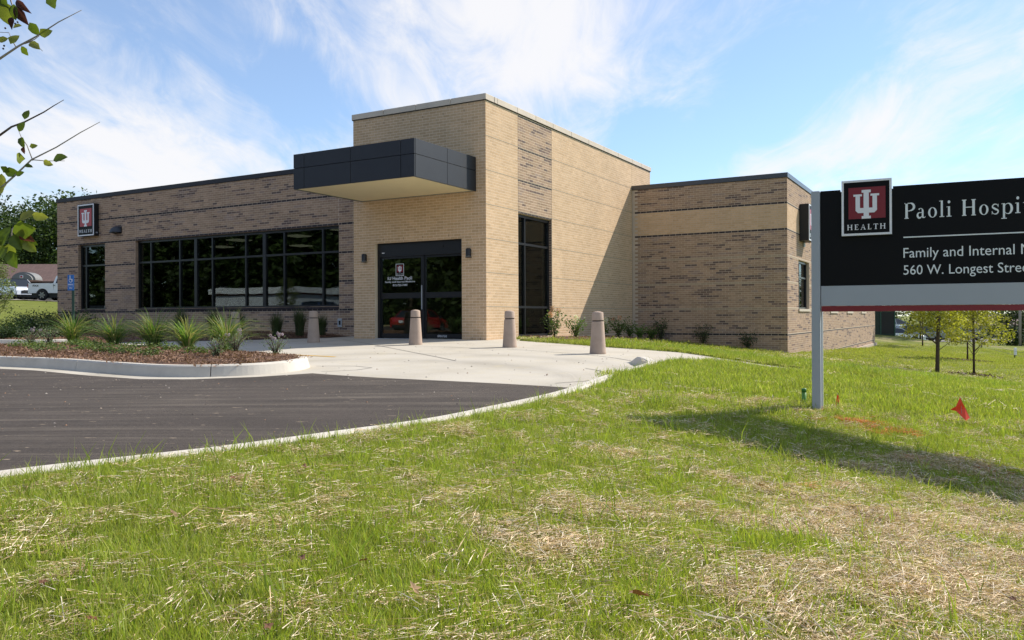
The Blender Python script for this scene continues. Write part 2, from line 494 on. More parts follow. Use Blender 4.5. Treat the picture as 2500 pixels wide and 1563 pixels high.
c_ = T.mix(1.0, c_, T.ramp(n2, [(.3, .86), (.7, 1.12)]), 'MULTIPLY')
m_.node_tree.links.new(c_, pb.inputs['Base Color'])
pb.inputs['Roughness'].default_value = .95; pb.inputs['Specular IOR Level'].default_value = .1
bmp = T.n('ShaderNodeBump', ins={'Strength': .8, 'Distance': .03, 'Height': T.noise(tcg, 30, 8, .7)})
m_.node_tree.links.new(bmp.outputs[0], pb.inputs['Normal'])
M_lawn = m_
ground = np_mesh('ground', np.stack([XX, YY, ZZ], -1).reshape(-1, 3), GF, M_lawn, smooth=True, kind='structure')
a = ground.data.attributes.new('straw', 'FLOAT', 'POINT')
a.data.foreach_set('value', straw_mask(XX, YY).ravel().astype(np.float32))


# concrete and asphalt
def concrete_mat():
    m_ = bpy.data.materials.new('concrete'); m_.use_nodes = True
    T = NT(m_.node_tree); pb = m_.node_tree.nodes['Principled BSDF']
    tc_ = T.n('ShaderNodeTexCoord').outputs['Object']
    sp = T.n('ShaderNodeSeparateXYZ', ins={0: tc_})
    base = T.ramp(T.noise(tc_, .7, 7, .62), [(.3, (.43, .385, .31)), (.5, (.49, .445, .37)), (.72, (.53, .485, .41))])
    base = T.mix(1.0, base, T.ramp(T.noise(tc_, 45, 5, .7), [(.3, .93), (.7, 1.06)]), 'MULTIPLY')
    # tyre scuffs: arcs round the turning circle of the drive
    def arc(cx, cy, r0, wd, amp):
        dx = T.m('SUBTRACT', sp.outputs[0], cx); dy = T.m('SUBTRACT', sp.outputs[1], cy)
        rr = T.m('SQRT', T.m('ADD', T.m('MULTIPLY', dx, dx), T.m('MULTIPLY', dy, dy)))
        rr = T.m('ADD', rr, T.m('MULTIPLY', T.noise(tc_, .5, 2), .25))
        v = T.m('DIVIDE', T.m('SUBTRACT', rr, r0), wd)
        g = T.m('POWER', 2.718, T.m('MULTIPLY', T.m('MULTIPLY', v, v), -1))
        st = T.n('ShaderNodeCombineXYZ', ins={0: T.m('MULTIPLY', rr, 26.0), 1: 0.0, 2: 0.0}).outputs[0]
        g = T.m('MULTIPLY', g, T.ramp(T.noise(st, 1.0, 4, .7), [(.35, 0.25), (.62, 1.0)]))
        g = T.m('MULTIPLY', g, T.ramp(T.noise(tc_, .55, 3, .5), [(.33, 0.0), (.5, 1.0)]))
        return T.m('MULTIPLY', g, amp)
    s = T.m('ADD', arc(-2.6, 10.2, 3.3, .34, .42), T.m('ADD', arc(-2.6, 10.4, 4.6, .26, .36), arc(-3.4, 9.2, 2.2, .6, .22)))
    base = T.mix(s, base, (.20, .18, .155))
    st = T.ramp(T.noise(tc_, 1.9, 6, .65, 1.2), [(.52, 0.0), (.70, .30)])
    base = T.mix(st, base, (.52, .44, .27))
    m_.node_tree.links.new(base, pb.inputs['Base Color'])
    pb.inputs['Roughness'].default_value = .9; pb.inputs['Specular IOR Level'].default_value = .2
    b_ = T.n('ShaderNodeBump', ins={'Strength': .25, 'Distance': .004, 'Height': T.noise(tc_, 120, 4, .7)})
    m_.node_tree.links.new(b_.outputs[0], pb.inputs['Normal'])
    return m_


def asphalt_mat():
    m_ = bpy.data.materials.new('asphalt'); m_.use_nodes = True
    T = NT(m_.node_tree); pb = m_.node_tree.nodes['Principled BSDF']
    tc_ = T.n('ShaderNodeTexCoord').outputs['Object']
    base = T.ramp(T.noise(tc_, 190, 4, .75), [(.34, (.022, .0175, .0145)), (.5, (.056, .045, .037)), (.66, (.125, .10, .083))])
    base = T.mix(1.0, base, T.ramp(T.noise(tc_, .8, 5, .6), [(.3, .82), (.7, 1.2)]), 'MULTIPLY')
    base = T.mix(1.0, base, T.ramp(T.noise(tc_, 34, 6, .8), [(.3, .72), (.7, 1.3)]), 'MULTIPLY')
    mp_ = T.n('ShaderNodeMapping', ins={0: tc_, 'Rotation': (0, 0, R(-22)), 'Scale': (.10, 2.6, 1)}).outputs[0]
    streak = T.ramp(T.noise(mp_, 2.2, 9, .72), [(.47, 0.0), (.68, .42)])
    base = T.mix(T.m('MULTIPLY', streak, T.ramp(T.noise(tc_, .5, 3), [(.4, .2), (.62, 1.0)])), base, (.27, .225, .175))
    mp2 = T.n('ShaderNodeMapping', ins={0: tc_, 'Rotation': (0, 0, R(-30)), 'Scale': (3.0, 9.0, 1)}).outputs[0]
    chips = T.ramp(T.noise(mp2, 2.3, 3, .55), [(.70, 0.0), (.73, .9)])
    base = T.mix(chips, base, (.40, .31, .22))
    vor = T.n('ShaderNodeTexVoronoi', ins={'Vector': tc_, 'Scale': 3.1, 'Randomness': 1.0})
    dots = T.ramp(vor.outputs['Distance'], [(.010, .6), (.018, 0.0)])
    base = T.mix(dots, base, (.55, .50, .42))
    m_.node_tree.links.new(base, pb.inputs['Base Color'])
    pb.inputs['Roughness'].default_value = .88; pb.inputs['Specular IOR Level'].default_value = .25
    b_ = T.n('ShaderNodeBump', ins={'Strength': .7, 'Distance': .006, 'Height': T.noise(tc_, 170, 4, .7)})
    m_.node_tree.links.new(b_.outputs[0], pb.inputs['Normal'])
    return m_


M_conc = concrete_mat(); M_asph = asphalt_mat()
M_kerb = mat('kerb_concrete', (.58, .53, .455), .9, spec=.2, vary=.13, vscale=2.2, bump=.3, bscale=80)


def sheet(name, poly, zf, m, step=.5, grid=None, **kw):
    """a sheet laid over the terrain inside an outline"""
    pl = []
    for i in range(len(poly)):
        a_, b_ = np.array(poly[i], float), np.array(poly[(i + 1) % len(poly)], float)
        k = max(1, min(40, int(np.linalg.norm(b_ - a_) / step)))
        for j in range(k): pl.append(tuple(a_ + (b_ - a_) * j / k))
    xs = [p[0] for p in pl]; ys = [p[1] for p in pl]
    g = grid or step
    qx = np.arange(max(min(xs), -30), min(max(xs), 30), g); qy = np.arange(max(min(ys), -5), min(max(ys), 40), g)
    QX, QY = np.meshgrid(qx, qy); QX = QX.ravel(); QY = QY.ravel()
    ok = inside(pl, QX, QY) & (pdist(pl, QX, QY) > g * .4)
    pts = [Vector(p) for p in pl] + [Vector((a_, b_)) for a_, b_ in zip(QX[ok], QY[ok])]
    n = len(pl)
    vo, _, fo, _, _, _ = geometry.delaunay_2d_cdt(pts, [(i, (i + 1) % n) for i in range(n)], [], 1, 1e-5)
    vx = np.array([v[:] for v in vo]); z = zf(vx[:, 0], vx[:, 1])
    me = bpy.data.meshes.new(name)
    fo = [f if sum((vx[f[i]][0] * vx[f[(i + 1) % len(f)]][1] - vx[f[(i + 1) % len(f)]][0] * vx[f[i]][1]) for i in range(len(f))) > 0 else f[::-1] for f in fo]
    me.from_pydata([(a_[0], a_[1], h) for a_, h in zip(vx, z)], [], fo)
    me.polygons.foreach_set('use_smooth', [True] * len(me.polygons))
    me.materials.append(m)
    return link(name, me, **kw)


sheet('parking_lot', ASPHALT, lambda X, Y: P(X, Y) + (vnoise(X, Y, 1.8, 3) - .5) * .012 * smooth(pdist(KERBLINE + GUTTER, X, Y, False) / .6), M_asph, .6, kind='structure')
sheet('walkway', CONC, lambda X, Y: P(X, Y), M_conc, .5, kind='structure')


def resample(path, step):
    path = [np.array(p, float) for p in path]; o = []
    # Catmull-Rom smoothing
    for i in range(len(path) - 1):
        p0 = path[max(i - 1, 0)]; p1 = path[i]; p2 = path[i + 1]; p3 = path[min(i + 2, len(path) - 1)]
        k = max(1, int(np.linalg.norm(p2 - p1) / step))
        for j in range(k):
            t = j / k
            o.append(.5 * ((2 * p1) + (-p0 + p2) * t + (2 * p0 - 5 * p1 + 4 * p2 - p3) * t * t + (-p0 + 3 * p1 - 3 * p2 + p3) * t ** 3))
    o.append(path[-1]); return np.array(o)


def kerb_run(parent, path, side, top, step=.07, width=.155, joint=3.05, base=P, rise0=None, rise1=None, label=None):
    """kerb swept along a path in lengths about 3 m long, a thin joint between them; side=+1 puts the body left of the path"""
    pts = resample(path, step); d = np.gradient(pts, axis=0); d /= np.linalg.norm(d, axis=1)[:, None]
    nrm = np.stack([-d[:, 1], d[:, 0]], 1) * side
    s = np.r_[0, np.cumsum(np.linalg.norm(np.diff(pts, axis=0), axis=1))]; L = s[-1]
    nseg = max(1, round(L / joint)); z0 = base(pts[:, 0], pts[:, 1])
    tz = np.full(len(pts), top)
    if rise0: tz = tz * smooth(s / rise0) + .004
    if rise1: tz = tz * smooth((L - s) / rise1) + .004
    for q in range(nseg):
        a_, b_ = L * q / nseg + (.006 if q else 0), L * (q + 1) / nseg - (.006 if q < nseg - 1 else 0)
        u = np.unique(np.r_[a_, s[(s > a_) & (s < b_)], b_])
        mb = MB(); ring = []
        for uu in u:
            p = np.array([np.interp(uu, s, pts[:, 0]), np.interp(uu, s, pts[:, 1])]); n_ = np.array([np.interp(uu, s, nrm[:, 0]), np.interp(uu, s, nrm[:, 1])]); n_ /= np.linalg.norm(n_)
            zb = np.interp(uu, s, z0); t = np.interp(uu, s, tz)
            prof = [(0, -.22), (0, 0), (.022, t * .55), (.034, t - .022), (.052, t - .004), (.075, t), (width - .02, t), (width, t - .015), (width, -.22)]
            ring.append([(p[0] + n_[0] * o_, p[1] + n_[1] * o_, zb + h) for o_, h in prof])
        k = len(ring[0]); V = [v for r_ in ring for v in r_]; F = []
        for i in range(len(ring) - 1):
            for j in range(k - 1):
                f = (i * k + j, i * k + j + 1, (i + 1) * k + j + 1, (i + 1) * k + j)
                F.append(f if side > 0 else f[::-1])
        F.append(tuple(range(k))); F.append(tuple(range((len(ring) - 1) * k, len(ring) * k)))
        mb.add(V, F, smooth=False)
        me = mb.mesh('kerb_stone', M_kerb)
        o = link('kerb_stone', me, parent)


fk = empty('kerb', (0, 0, 0), label='low concrete kerb curving between the asphalt and the foreground grass', cat='kerb', group='concrete kerbs')
kerb_run(fk, KERBLINE + NOSEKERB, -1, .125, rise1=.5, width=.17)
ik = empty('kerb', (0, 0, 0), label='pale rounded concrete kerb around the mulched island with five grasses', cat='kerb', group='concrete kerbs')
kerb_run(ik, [(-17, 17.0), (-12.5, 15.05), (-10, 13.95), (-8.25, 13.05), (-6.96, 12.33), (-5.7, 11.38), (-4.74, 10.74), (-4.10, 10.58), (-3.50, 10.74), (-3.12, 11.15), (-2.98, 11.75), (-3.10, 12.35), (-3.45, 12.9)], 1, .15, rise1=.9)
bk = empty('kerb', (0, 0, 0), label='short pale kerb strip in front of the dark shrubs at far left', cat='kerb', group='concrete kerbs')
kerb_run(bk, [(-10.7, 20.35), (-11.3, 20.0), (-12.0, 19.92), (-13.1, 20.35), (-16, 21.8), (-22, 24.4)], -1, .13, rise0=.5)

# joint lines cut in the drive
M_joint = mat('joint_filler', (.13, .12, .105), .9)
def strip(name, path, w, zf, m, off=.004, **kw):
    pts = resample(path, .25); d = np.gradient(pts, axis=0); d /= np.linalg.norm(d, axis=1)[:, None]; n_ = np.stack([-d[:, 1], d[:, 0]], 1) * w / 2
    A = pts + n_; B = pts - n_; V = []; F = []
    for i in range(len(pts)):
        V += [(A[i][0], A[i][1], zf(*A[i]) + off), (B[i][0], B[i][1], zf(*B[i]) + off)]
        if i: F.append((2 * i - 2, 2 * i - 1, 2 * i + 1, 2 * i))
    me = bpy.data.meshes.new(name); me.from_pydata([tuple(map(float, v)) for v in V], [], F); me.materials.append(m)
    return link(name, me, **kw)
for nm, pth in [('a', [(-.1, 16.2), (1.2, 14.45), (1.75, 13.6), (2.0, 12.9)]), ('b', [(1.05, 11.6), (1.3, 10.9), (1.05, 9.9), (.5, 9.35)]), ('c', [(-2.95, 12.2), (-2.35, 12.15), (-2.05, 11.85), (-2.2, 11.5), (-2.65, 11.25)]),
                ('d', [(-4.3, 20.6), (-2.5, 16.7), (-.9, 13.0)]), ('e', [(-6.4, 20.0), (-.35, 16.25)])]:
    strip('pavement_joint', pth, .020, P, M_joint, kind='structure')
M_yel = mat('yellow_paint', (.62, .36, .04), .8, vary=.3, vscale=8)
strip('painted_line', [(-4.6, 15.4), (-4.0, 14.9), (-3.1, 14.2)], .09, P, M_yel, .005, kind='structure')

# mulch
def mulch_mat():
    m_ = bpy.data.materials.new('bark_mulch'); m_.use_nodes = True
    T = NT(m_.node_tree); pb = m_.node_tree.nodes['Principled BSDF']
    tc_ = T.n('ShaderNodeTexCoord').outputs['Object']
    base = T.ramp(T.noise(tc_, 42, 6, .75), [(.3, (.050, .022, .012)), (.5, (.14, .070, .040)), (.7, (.28, .17, .11))])
    m_.node_tree.links.new(base, pb.inputs['Base Color']); pb.inputs['Roughness'].default_value = .95
    b_ = T.n('ShaderNodeBump', ins={'Strength': 1, 'Distance': .03, 'Height': T.noise(tc_, 38, 6, .75)})
    m_.node_tree.links.new(b_.outputs[0], pb.inputs['Normal']); return m_
M_mulch = mulch_mat()


def island_z(X, Y):
    d = pdist(ISLAND, X, Y)
    front = pdist([(-17, 17.2), (-12.5, 15.2), (-10, 13.95), (-8.25, 13.05), (-6.96, 12.33), (-5.7, 11.38), (-4.74, 10.74), (-4.10, 10.58), (-3.50, 10.74), (-3.12, 11.15), (-2.98, 11.75)], X, Y, False)
    back = pdist([(-3.55, 12.95), (-4.25, 13.7), (-5.3, 14.55), (-6.4, 15.4), (-7.7, 16.35), (-9.0, 17.5), (-9.75, 17.75), (-10.3, 17.2), (-11.5, 17.0), (-15, 18.0)], X, Y, False)
    h = .125 * smooth(back / .45) + .045 * smooth(d / .9) - .015 * (1 - smooth(front / .35)) + (vnoise(X, Y, .3, 12) - .5) * .03 * smooth(d / .3)
    return P(X, Y) + h + .008
def bed_z(X, Y):
    d = pdist(BED, X, Y)
    return P(X, Y) + .012 + .10 * smooth(d / .6) + (vnoise(X, Y, .3, 13) - .5) * .03 * smooth(d / .3)
isl_in = [(-8.25, 13.15), (-6.9, 12.45), (-5.64, 11.5), (-4.68, 10.86), (-4.10, 10.68), (-3.55, 10.84), (-3.22, 11.2), (-3.08, 11.75), (-3.22, 12.28), (-3.6, 12.95)] + ISLAND[10:20] + [(-12.5, 15.3), (-10, 14.05)]
sheet('mulch_bed', isl_in, island_z, M_mulch, .16, kind='structure')
sheet('mulch_bed', BED, bed_z, M_mulch, .3, kind='structure')
SBED = [tuple(b2w(.01, 1.45)), tuple(b2w(.9, 1.25)), tuple(b2w(1.5, 1.9)), tuple(b2w(1.45, 4.0)), tuple(b2w(1.5, 7.0)), tuple(b2w(1.3, 9.4)), tuple(b2w(.01, 9.4))]
def sbed_z(X, Y): return np.maximum(ground_z(X, Y), P(X, Y) - .3) + .02 + (vnoise(X, Y, .25, 14) - .5) * .02
sheet('mulch_bed', SBED, sbed_z, M_mulch, .2, kind='structure')

# ------------------------------------------------------------------ building
H0 = .0677333; BL = .2032; JT = .0105
bld = empty('medical_building', (BORIG[0], BORIG[1], 0), -BANG, label='single storey medical office of mottled grey brown brick with tall tan brick entrance tower', cat='building')
TAN = [(.58, .40, .245), (.61, .425, .265), (.55, .375, .225), (.595, .415, .26), (.565, .39, .24)]
BASE = [(.38, .256, .170), (.405, .277, .188), (.345, .233, .153), (.39, .264, .180), (.335, .230, .156)]
MID = [(.29, .20, .15), (.32, .225, .17), (.33, .24, .19)]
DARK = [(.175, .118, .095), (.21, .14, .11), (.145, .103, .09)]
BAND = [(.045, .037, .040), (.055, .044, .046), (.062, .049, .050)]


def pick(l, r_): return l[int(r_.integers(len(l)))]


def scheme_mixed(tan_bands=(), tan_zone=None):
    def f(x, n, r_, st):
        b = (n + 1) % 12 == 0; q = (n + 1) // 12
        if tan_zone and tan_zone[0] * 12 <= n < tan_zone[1] * 12 - 1: return pick(TAN, r_)
        if b and q in tan_bands: return pick([(.40, .31, .215), (.375, .29, .205)], r_)
        if b: return pick(BAND, r_)
        # dark bricks come in short runs along a course
        if st.get('run', 0) > 0:
            st['run'] -= 1
            return pick(DARK if st['d'] else MID, r_)
        p = r_.random()
        dn = .5 + vnoise(np.array(x), np.array(n * H0 * 1.7), 1.1, 21)
        if p < .085 * dn:
            st['run'] = int(r_.integers(0, 3)); st['d'] = True; return pick(DARK, r_)
        if p < .17 * dn:
            st['run'] = int(r_.integers(0, 2)); st['d'] = False; return pick(MID, r_)
        c = pick(BASE, r_)
        k = .90 + .2 * r_.random()
        return (c[0] * k, c[1] * k, c[2] * k)
    return f


def scheme_tan(zones=()):
    mixed = scheme_mixed()
    def f(x, n, r_, st):
        for a_, b_ in zones:
            if a_ < x < b_: return mixed(x, n, r_, st)
        c = pick(TAN, r_); k = .94 + .11 * r_.random()
        return (c[0] * k, c[1] * k, c[2] * k)
    return f


def brick_list(length, zbot, ztop, scheme, holes=(), seed=0, groove=True, zb_fn=None, breaks=()):
    r_ = np.random.default_rng(seed); out_ = []
    for n in range(int(math.floor(zbot / H0)), int(math.ceil(ztop / H0 - 1e-6))):
        za = n * H0; zt = min(za + H0 - JT, ztop - .002)
        if zt - za < .015: continue
        if groove and (n + 1) % 12 == 0: zt -= .018
        spans = [(0.0, length)]
        for hx0, hx1, hz0, hz1 in holes:
            if za + H0 * .5 > hz0 and za + H0 * .5 < hz1:
                ns = []
                for s0, s1 in spans:
                    if hx1 <= s0 or hx0 >= s1: ns.append((s0, s1)); continue
                    if hx0 > s0 + .01: ns.append((s0, hx0))
                    if hx1 < s1 - .01: ns.append((hx1, s1))
                spans = ns
        for b in breaks:
            ns = []
            for s0, s1 in spans:
                if s0 < b < s1: ns += [(s0, b), (b, s1)]
                else: ns.append((s0, s1))
            spans = ns
        st = {}
        for s0, s1 in spans:
            x = s0 - (BL / 2 if n % 2 else 0)
            while x < s1 - .02:
                a_, b_ = max(x, s0), min(x + BL, s1)
                if b_ - a_ > .03 and (zb_fn is None or zt > zb_fn((a_ + b_) / 2)):
                    full = b_ - a_ > BL - .002
                    out_.append((a_ + JT / 2, b_ - JT / 2, za, zt, scheme((a_ + b_) / 2, n, r_, st), full))
                x += BL
    return out_


def bricks_mesh(name, L, parent, y=0.0, depth=.006, seed=0, **kw):
    r_ = np.random.default_rng(seed + 99)
    A = np.array([(b[0], b[1], b[2], b[3]) for b in L]); C_ = np.array([b[4] for b in L]); n = len(L)
    pr = y - .0004 * r_.random(n); x0, x1, z0, z1 = A.T; yb = np.full(n, y + depth)
    V = np.stack([np.stack([x0, pr, z0], 1), np.stack([x1, pr, z0], 1), np.stack([x1, pr, z1], 1), np.stack([x0, pr, z1], 1),
                  np.stack([x0, yb, z0], 1), np.stack([x1, yb, z0], 1), np.stack([x1, yb, z1], 1), np.stack([x0, yb, z1], 1)], 1).reshape(-1, 3)
    q = np.array([(0, 1, 2, 3), (3, 2, 6, 7), (1, 0, 4, 5), (0, 3, 7, 4), (2, 1, 5, 6)])
    F = (np.arange(n)[:, None, None] * 8 + q[None]).reshape(-1, 4)
    return np_mesh(name, V, F, M_brick, np.repeat(C_, 5, 0), parent=parent, **kw)


def wall_core(name, x0, x1, z0, z1, holes, m, parent, loc, rot, y=.0012, t=.32, label=None):
    """mortar core split round the openings"""
    mb = MB(); xs = sorted({x0, x1} | {h[0] for h in holes} | {h[1] for h in holes})
    for a_, b_ in zip(xs[:-1], xs[1:]):
        zs = [(z0, z1)]
        for h in holes:
            if h[0] < (a_ + b_) / 2 < h[1]:
                zs = [p for s0, s1 in zs for p in ((s0, min(s1, h[2])), (max(s0, h[3]), s1)) if p[1] - p[0] > .001]
        for s0, s1 in zs: mb.box(a_, b_, y, y + t, s0, s1)
    o = mb.build(name, m, parent, loc, label=label); o.rotation_euler = (0, 0, rot); return o


# --- the tan tower, front wall (runs along x, -4.06..0)
DOOR = (4.06 - 3.356, 4.06 - .687, -1, 2.459)
tw = wall_core('wall', 0, 4.052, -.3, 5.69, [DOOR], M_mortar_tan, bld, (-4.06, 0, 0), 0, label='tan brick front of the tall entrance tower')
TL = brick_list(4.06, -.068, 5.69, scheme_tan(), [DOOR], 3, groove=False)
def camdist(b): p = b2w(-4.06 + (b[0] + b[1]) / 2, 0); return math.hypot(p[0], p[1] ) + abs((b[2]) - .56) * .1
full = sorted([b for b in TL if b[5]], key=camdist)[:300]
ids = {id(b) for b in full}
bricks_mesh('brick_facing', [b for b in TL if id(b) not in ids], tw, seed=3, kind='stuff')
variants = []
for k in range(6):
    c = TAN[k % 5]; s_ = .92 + .03 * k
    mb = MB(); mb.box(0, BL - JT, 0, .006, 0, H0 - JT, (c[0] * s_, c[1] * s_, c[2] * s_)); mb.f = [f for i, f in enumerate(mb.f) if i != 4]; mb.c = mb.c[:5]; mb.mi = mb.mi[:5]; mb.sm = mb.sm[:5]
    variants.append(mb.mesh('brick', M_brick))
for i, b in enumerate(full):
    link('brick', variants[int(rng.integers(6))], tw, (b[0], -.0012 * rng.random(), b[2]))
mb = MB()
for x, z in [(.42, 5.49), (1.02, 5.49), (1.63, 5.49), (2.24, 5.49), (2.85, 5.49), (3.46, 5.49), (1.0, 2.53), (1.62, 2.53), (2.22, 2.53), (3.0, 2.53), (3.66, .01), (3.9, .01)]:
    n = round(z / H0); mb.box(x - .005, x + .005, -.0012, .0011, n * H0 + .002, n * H0 + H0 - JT)
mb.build('weep_hole', M_black, tw)

# --- tower side wall: local x runs back along the side, rotated a quarter turn
R90 = R(90)
SWIN = (1.565, 3.45, .03, 3.183)
sw = wall_core('wall', 0.008, 11.19, -.4, 5.69, [SWIN], M_mortar_tan, bld, (0, 0, 0), R90, y=.0012, label='sunlit tan brick side of the entrance tower')
SL = brick_list(11.19, -.34, 5.69, scheme_tan([(1.565, 3.45)]), [SWIN, (9.43, 12, -1, 4.85)], 4, breaks=(1.565, 3.45, 9.42))
bricks_mesh('brick_facing', SL, sw, seed=4, kind='stuff')
mb = MB()
for x in (1.565, 3.45): mb.box(x - .006, x + .006, -.0010, .0011, 3.19, 5.66)
mb.box(9.414, 9.426, -.0010, .0011, 4.86, 5.66)
for n in range(1, 7):  # dark strips painting the shade in the course grooves; vertical ones above are joints
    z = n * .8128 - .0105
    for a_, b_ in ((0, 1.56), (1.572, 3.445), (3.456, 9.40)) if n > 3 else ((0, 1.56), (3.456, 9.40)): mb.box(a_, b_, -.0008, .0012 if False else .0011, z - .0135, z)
mb.build('joint_and_groove_shade', mat('sealant_groove_shade', (.23, .17, .11), .8), sw)
# back and left side of the tower, plain
mb = MB(); mb.box(-4.052, -3.74, .33, 11.18, -.3, 5.69).box(-3.739, -.33, 10.87, 11.18, -.3, 5.69)
mb.build('wall', mat('tan_wall', (.46, .355, .235), .9), bld, label='plain tan back and left walls of the tower')
# stone coping in lengths
cs = empty('coping', (0, 0, 0)); cs.parent = bld
js = [-4.09, -3.038, -2.013, -.976, .035]
for a_, b_ in zip(js[:-1], js[1:]): MB().bevbox(a_ + .004, b_ - .004, -.035, .36, 5.705, 5.845, .008).build('coping_stone', M_limestone, cs)
js = [.37, .509, 1.489, 2.479, 3.482, 4.651, 5.843, 6.984, 8.153, 9.382, 10.272, 11.23]
for a_, b_ in zip(js[:-1], js[1:]): MB().bevbox(-.33, .035, a_ + .004, b_ - .004, 5.705, 5.845, .008).build('coping_stone', M_limestone, cs)
MB().box(-4.08, .02, -.02, 11.2, 5.688, 5.704).box(-4.05, -.33, .36, 11.2, 5.705, 5.80).build('flashing', M_coping, cs)

# --- long left wing front
XW = -19.24
W1 = (-17.965 - XW, -16.41 - XW, .86, 3.183); W2 = (-14.73 - XW, -5.655 - XW, .86, 3.183)
lw = wall_core('wall', 0, 15.18, -.5, 4.79, [W1, W2], M_mortar_grey, bld, (XW, 1.218, 0), 0, label='mottled grey brown brick front of the long window wing')
LL = brick_list(15.17, -.34, 4.79, scheme_mixed(), [W1, W2], 5, groove=False, breaks=(W2[0], W2[1], 5.6, 9.0))
bricks_mesh('brick_facing', LL, lw, seed=5, kind='stuff')
# soldier of dark sill bricks under the windows and brick-lined reveals
mb = MB()
for w_ in (W1, W2):
    x = w_[0]
    while x < w_[1] - .03:
        mb.box(x + .004, min(x + .064, w_[1]) , -.025, .10, .795, .856, pick(BAND, rng)); x += .0677
    n = 13
    for k in range(13, 47):
        mb.box(w_[0] - .02, w_[0] + .004, -.001, .12, k * H0, k * H0 + H0 - JT, pick(BASE, rng)).box(w_[1] - .004, w_[1] + .02, .02, .12, k * H0, k * H0 + H0 - JT, pick(BASE, rng))
mb.build('sill_brick', M_brick, lw, kind='stuff')
MB().box(XW - .02, -4.06, 1.19, 1.56, 4.80, 4.935).build('coping', M_coping, bld)
MB().box(XW, XW + .3, 1.545, 24, -.5, 4.80).box(XW, XW + .3, 1.22, 1.545, -.5, 4.79).build('wall', mat('brown_wall', (.33, .26, .2), .9), bld, label='plain brown left end wall of the window wing')

# --- right wing
rw = wall_core('wall', .012, 5.046, -1.2, 4.79, [], M_mortar_grey, bld, (0, 9.41, 0), 0, label='shaded mottled brick front of the right wing with tan stripe')
RL = brick_list(5.055, -.95, 4.79, scheme_mixed((1, 2, 3), (4, 5)), [], 6, groove=False)
RL = [b for b in RL if b[0] > .01]
bricks_mesh('brick_facing', RL, rw, seed=6, kind='stuff')
RWIN = [(1.80, 3.76, .77, 2.37), (8.4, 10.3, .72, 2.37), (13.2, 15.1, .72, 2.37), (18.4, 20.3, .72, 2.37)]
ew = wall_core('wall', .02, 24.9, -2.0, 4.79, RWIN, M_mortar_grey, bld, (5.055, 9.41, 0), R90, label='sunlit mottled brick end wall of the right wing')
EL = brick_list(24.9, -1.55, 4.79, scheme_mixed((1, 2, 3), (4, 5)), RWIN, 7)
bricks_mesh('brick_facing', EL, ew, seed=7, kind='stuff')
mb = MB()
for w_ in RWIN: mb.box(w_[0] - .05, w_[1] + .05, -.04, .10, w_[2] - .085, w_[2] - .004)
mb.build('window_sill', mat('pale_sill', (.52, .45, .36), .8), ew)
MB().box(0.0, 5.08, 9.38, 9.75, 4.80, 4.94).box(4.70, 5.08, 9.75, 34.3, 4.80, 4.94).build('coping', mat('metal_coping_blue', (.05, .052, .06), .3, spec=.7), bld)
# foundation ledge at the far end where the ground drops
MB().box(5.06, 5.16, 14, 34.32, -2, -1.02).build('footing', mat('footing', (.45, .36, .28), .9, vary=.1), bld)
# roofs and inside
MB().box(XW + .3, -4.06, 1.57, 24, 4.60, 4.70).box(-4.0, 4.7, 11.2, 34, 4.60, 4.70).box(.01, 4.7, 9.75, 11.2, 4.60, 4.70).build('roof', M_coping, bld)
M_floor = mat('interior_floor', (.10, .08, .06), .5); M_inw = mat('interior_wall', (.16, .15, .12), .8); M_ceil = mat('interior_ceiling', (.16, .16, .13), .9)
MB().box(XW + .3, -4.07, 1.56, 9, -.1, .0).box(-3.7, -.34, .33, 10.8, -.1, .0).build('floor', M_floor, bld)
MB().box(XW + .3, -4.07, 8.9, 9.0, 0, 3.2).box(-3.7, -.34, 5, 5.1, 0, 3.3).box(-9.0, -8.9, 4.6, 8.9, 0, 3.0).build('partition', M_inw, bld)
MB().box(XW + .3, -4.07, 1.56, 9, 3.20, 3.26).box(-3.7, -.34, .33, 10.8, 3.3, 3.36).build('ceiling', M_ceil, bld)
m_ = bpy.data.materials.new('lamp_diffuser'); m_.use_nodes = True
pb = m_.node_tree.nodes['Principled BSDF']; pb.inputs['Base Color'].default_value = (.8, .8, .65, 1)
pb.inputs['Emission Color'].default_value = (1, .95, .7, 1); pb.inputs['Emission Strength'].default_value = .22
M_diff = m_
lm = MB().box(-.3, .3, -.3, .3, -.03, 0).mesh('ceiling_lamp', M_diff)
for x, y in [(-6.4, 2.3), (-8.9, 2.9), (-8.6, 5.4), (-11.6, 2.9), (-11.4, 5.6), (-14.2, 4.4), (-6.0, 5.0)]: link('ceiling_lamp', lm, bld, (x, y, 3.195))


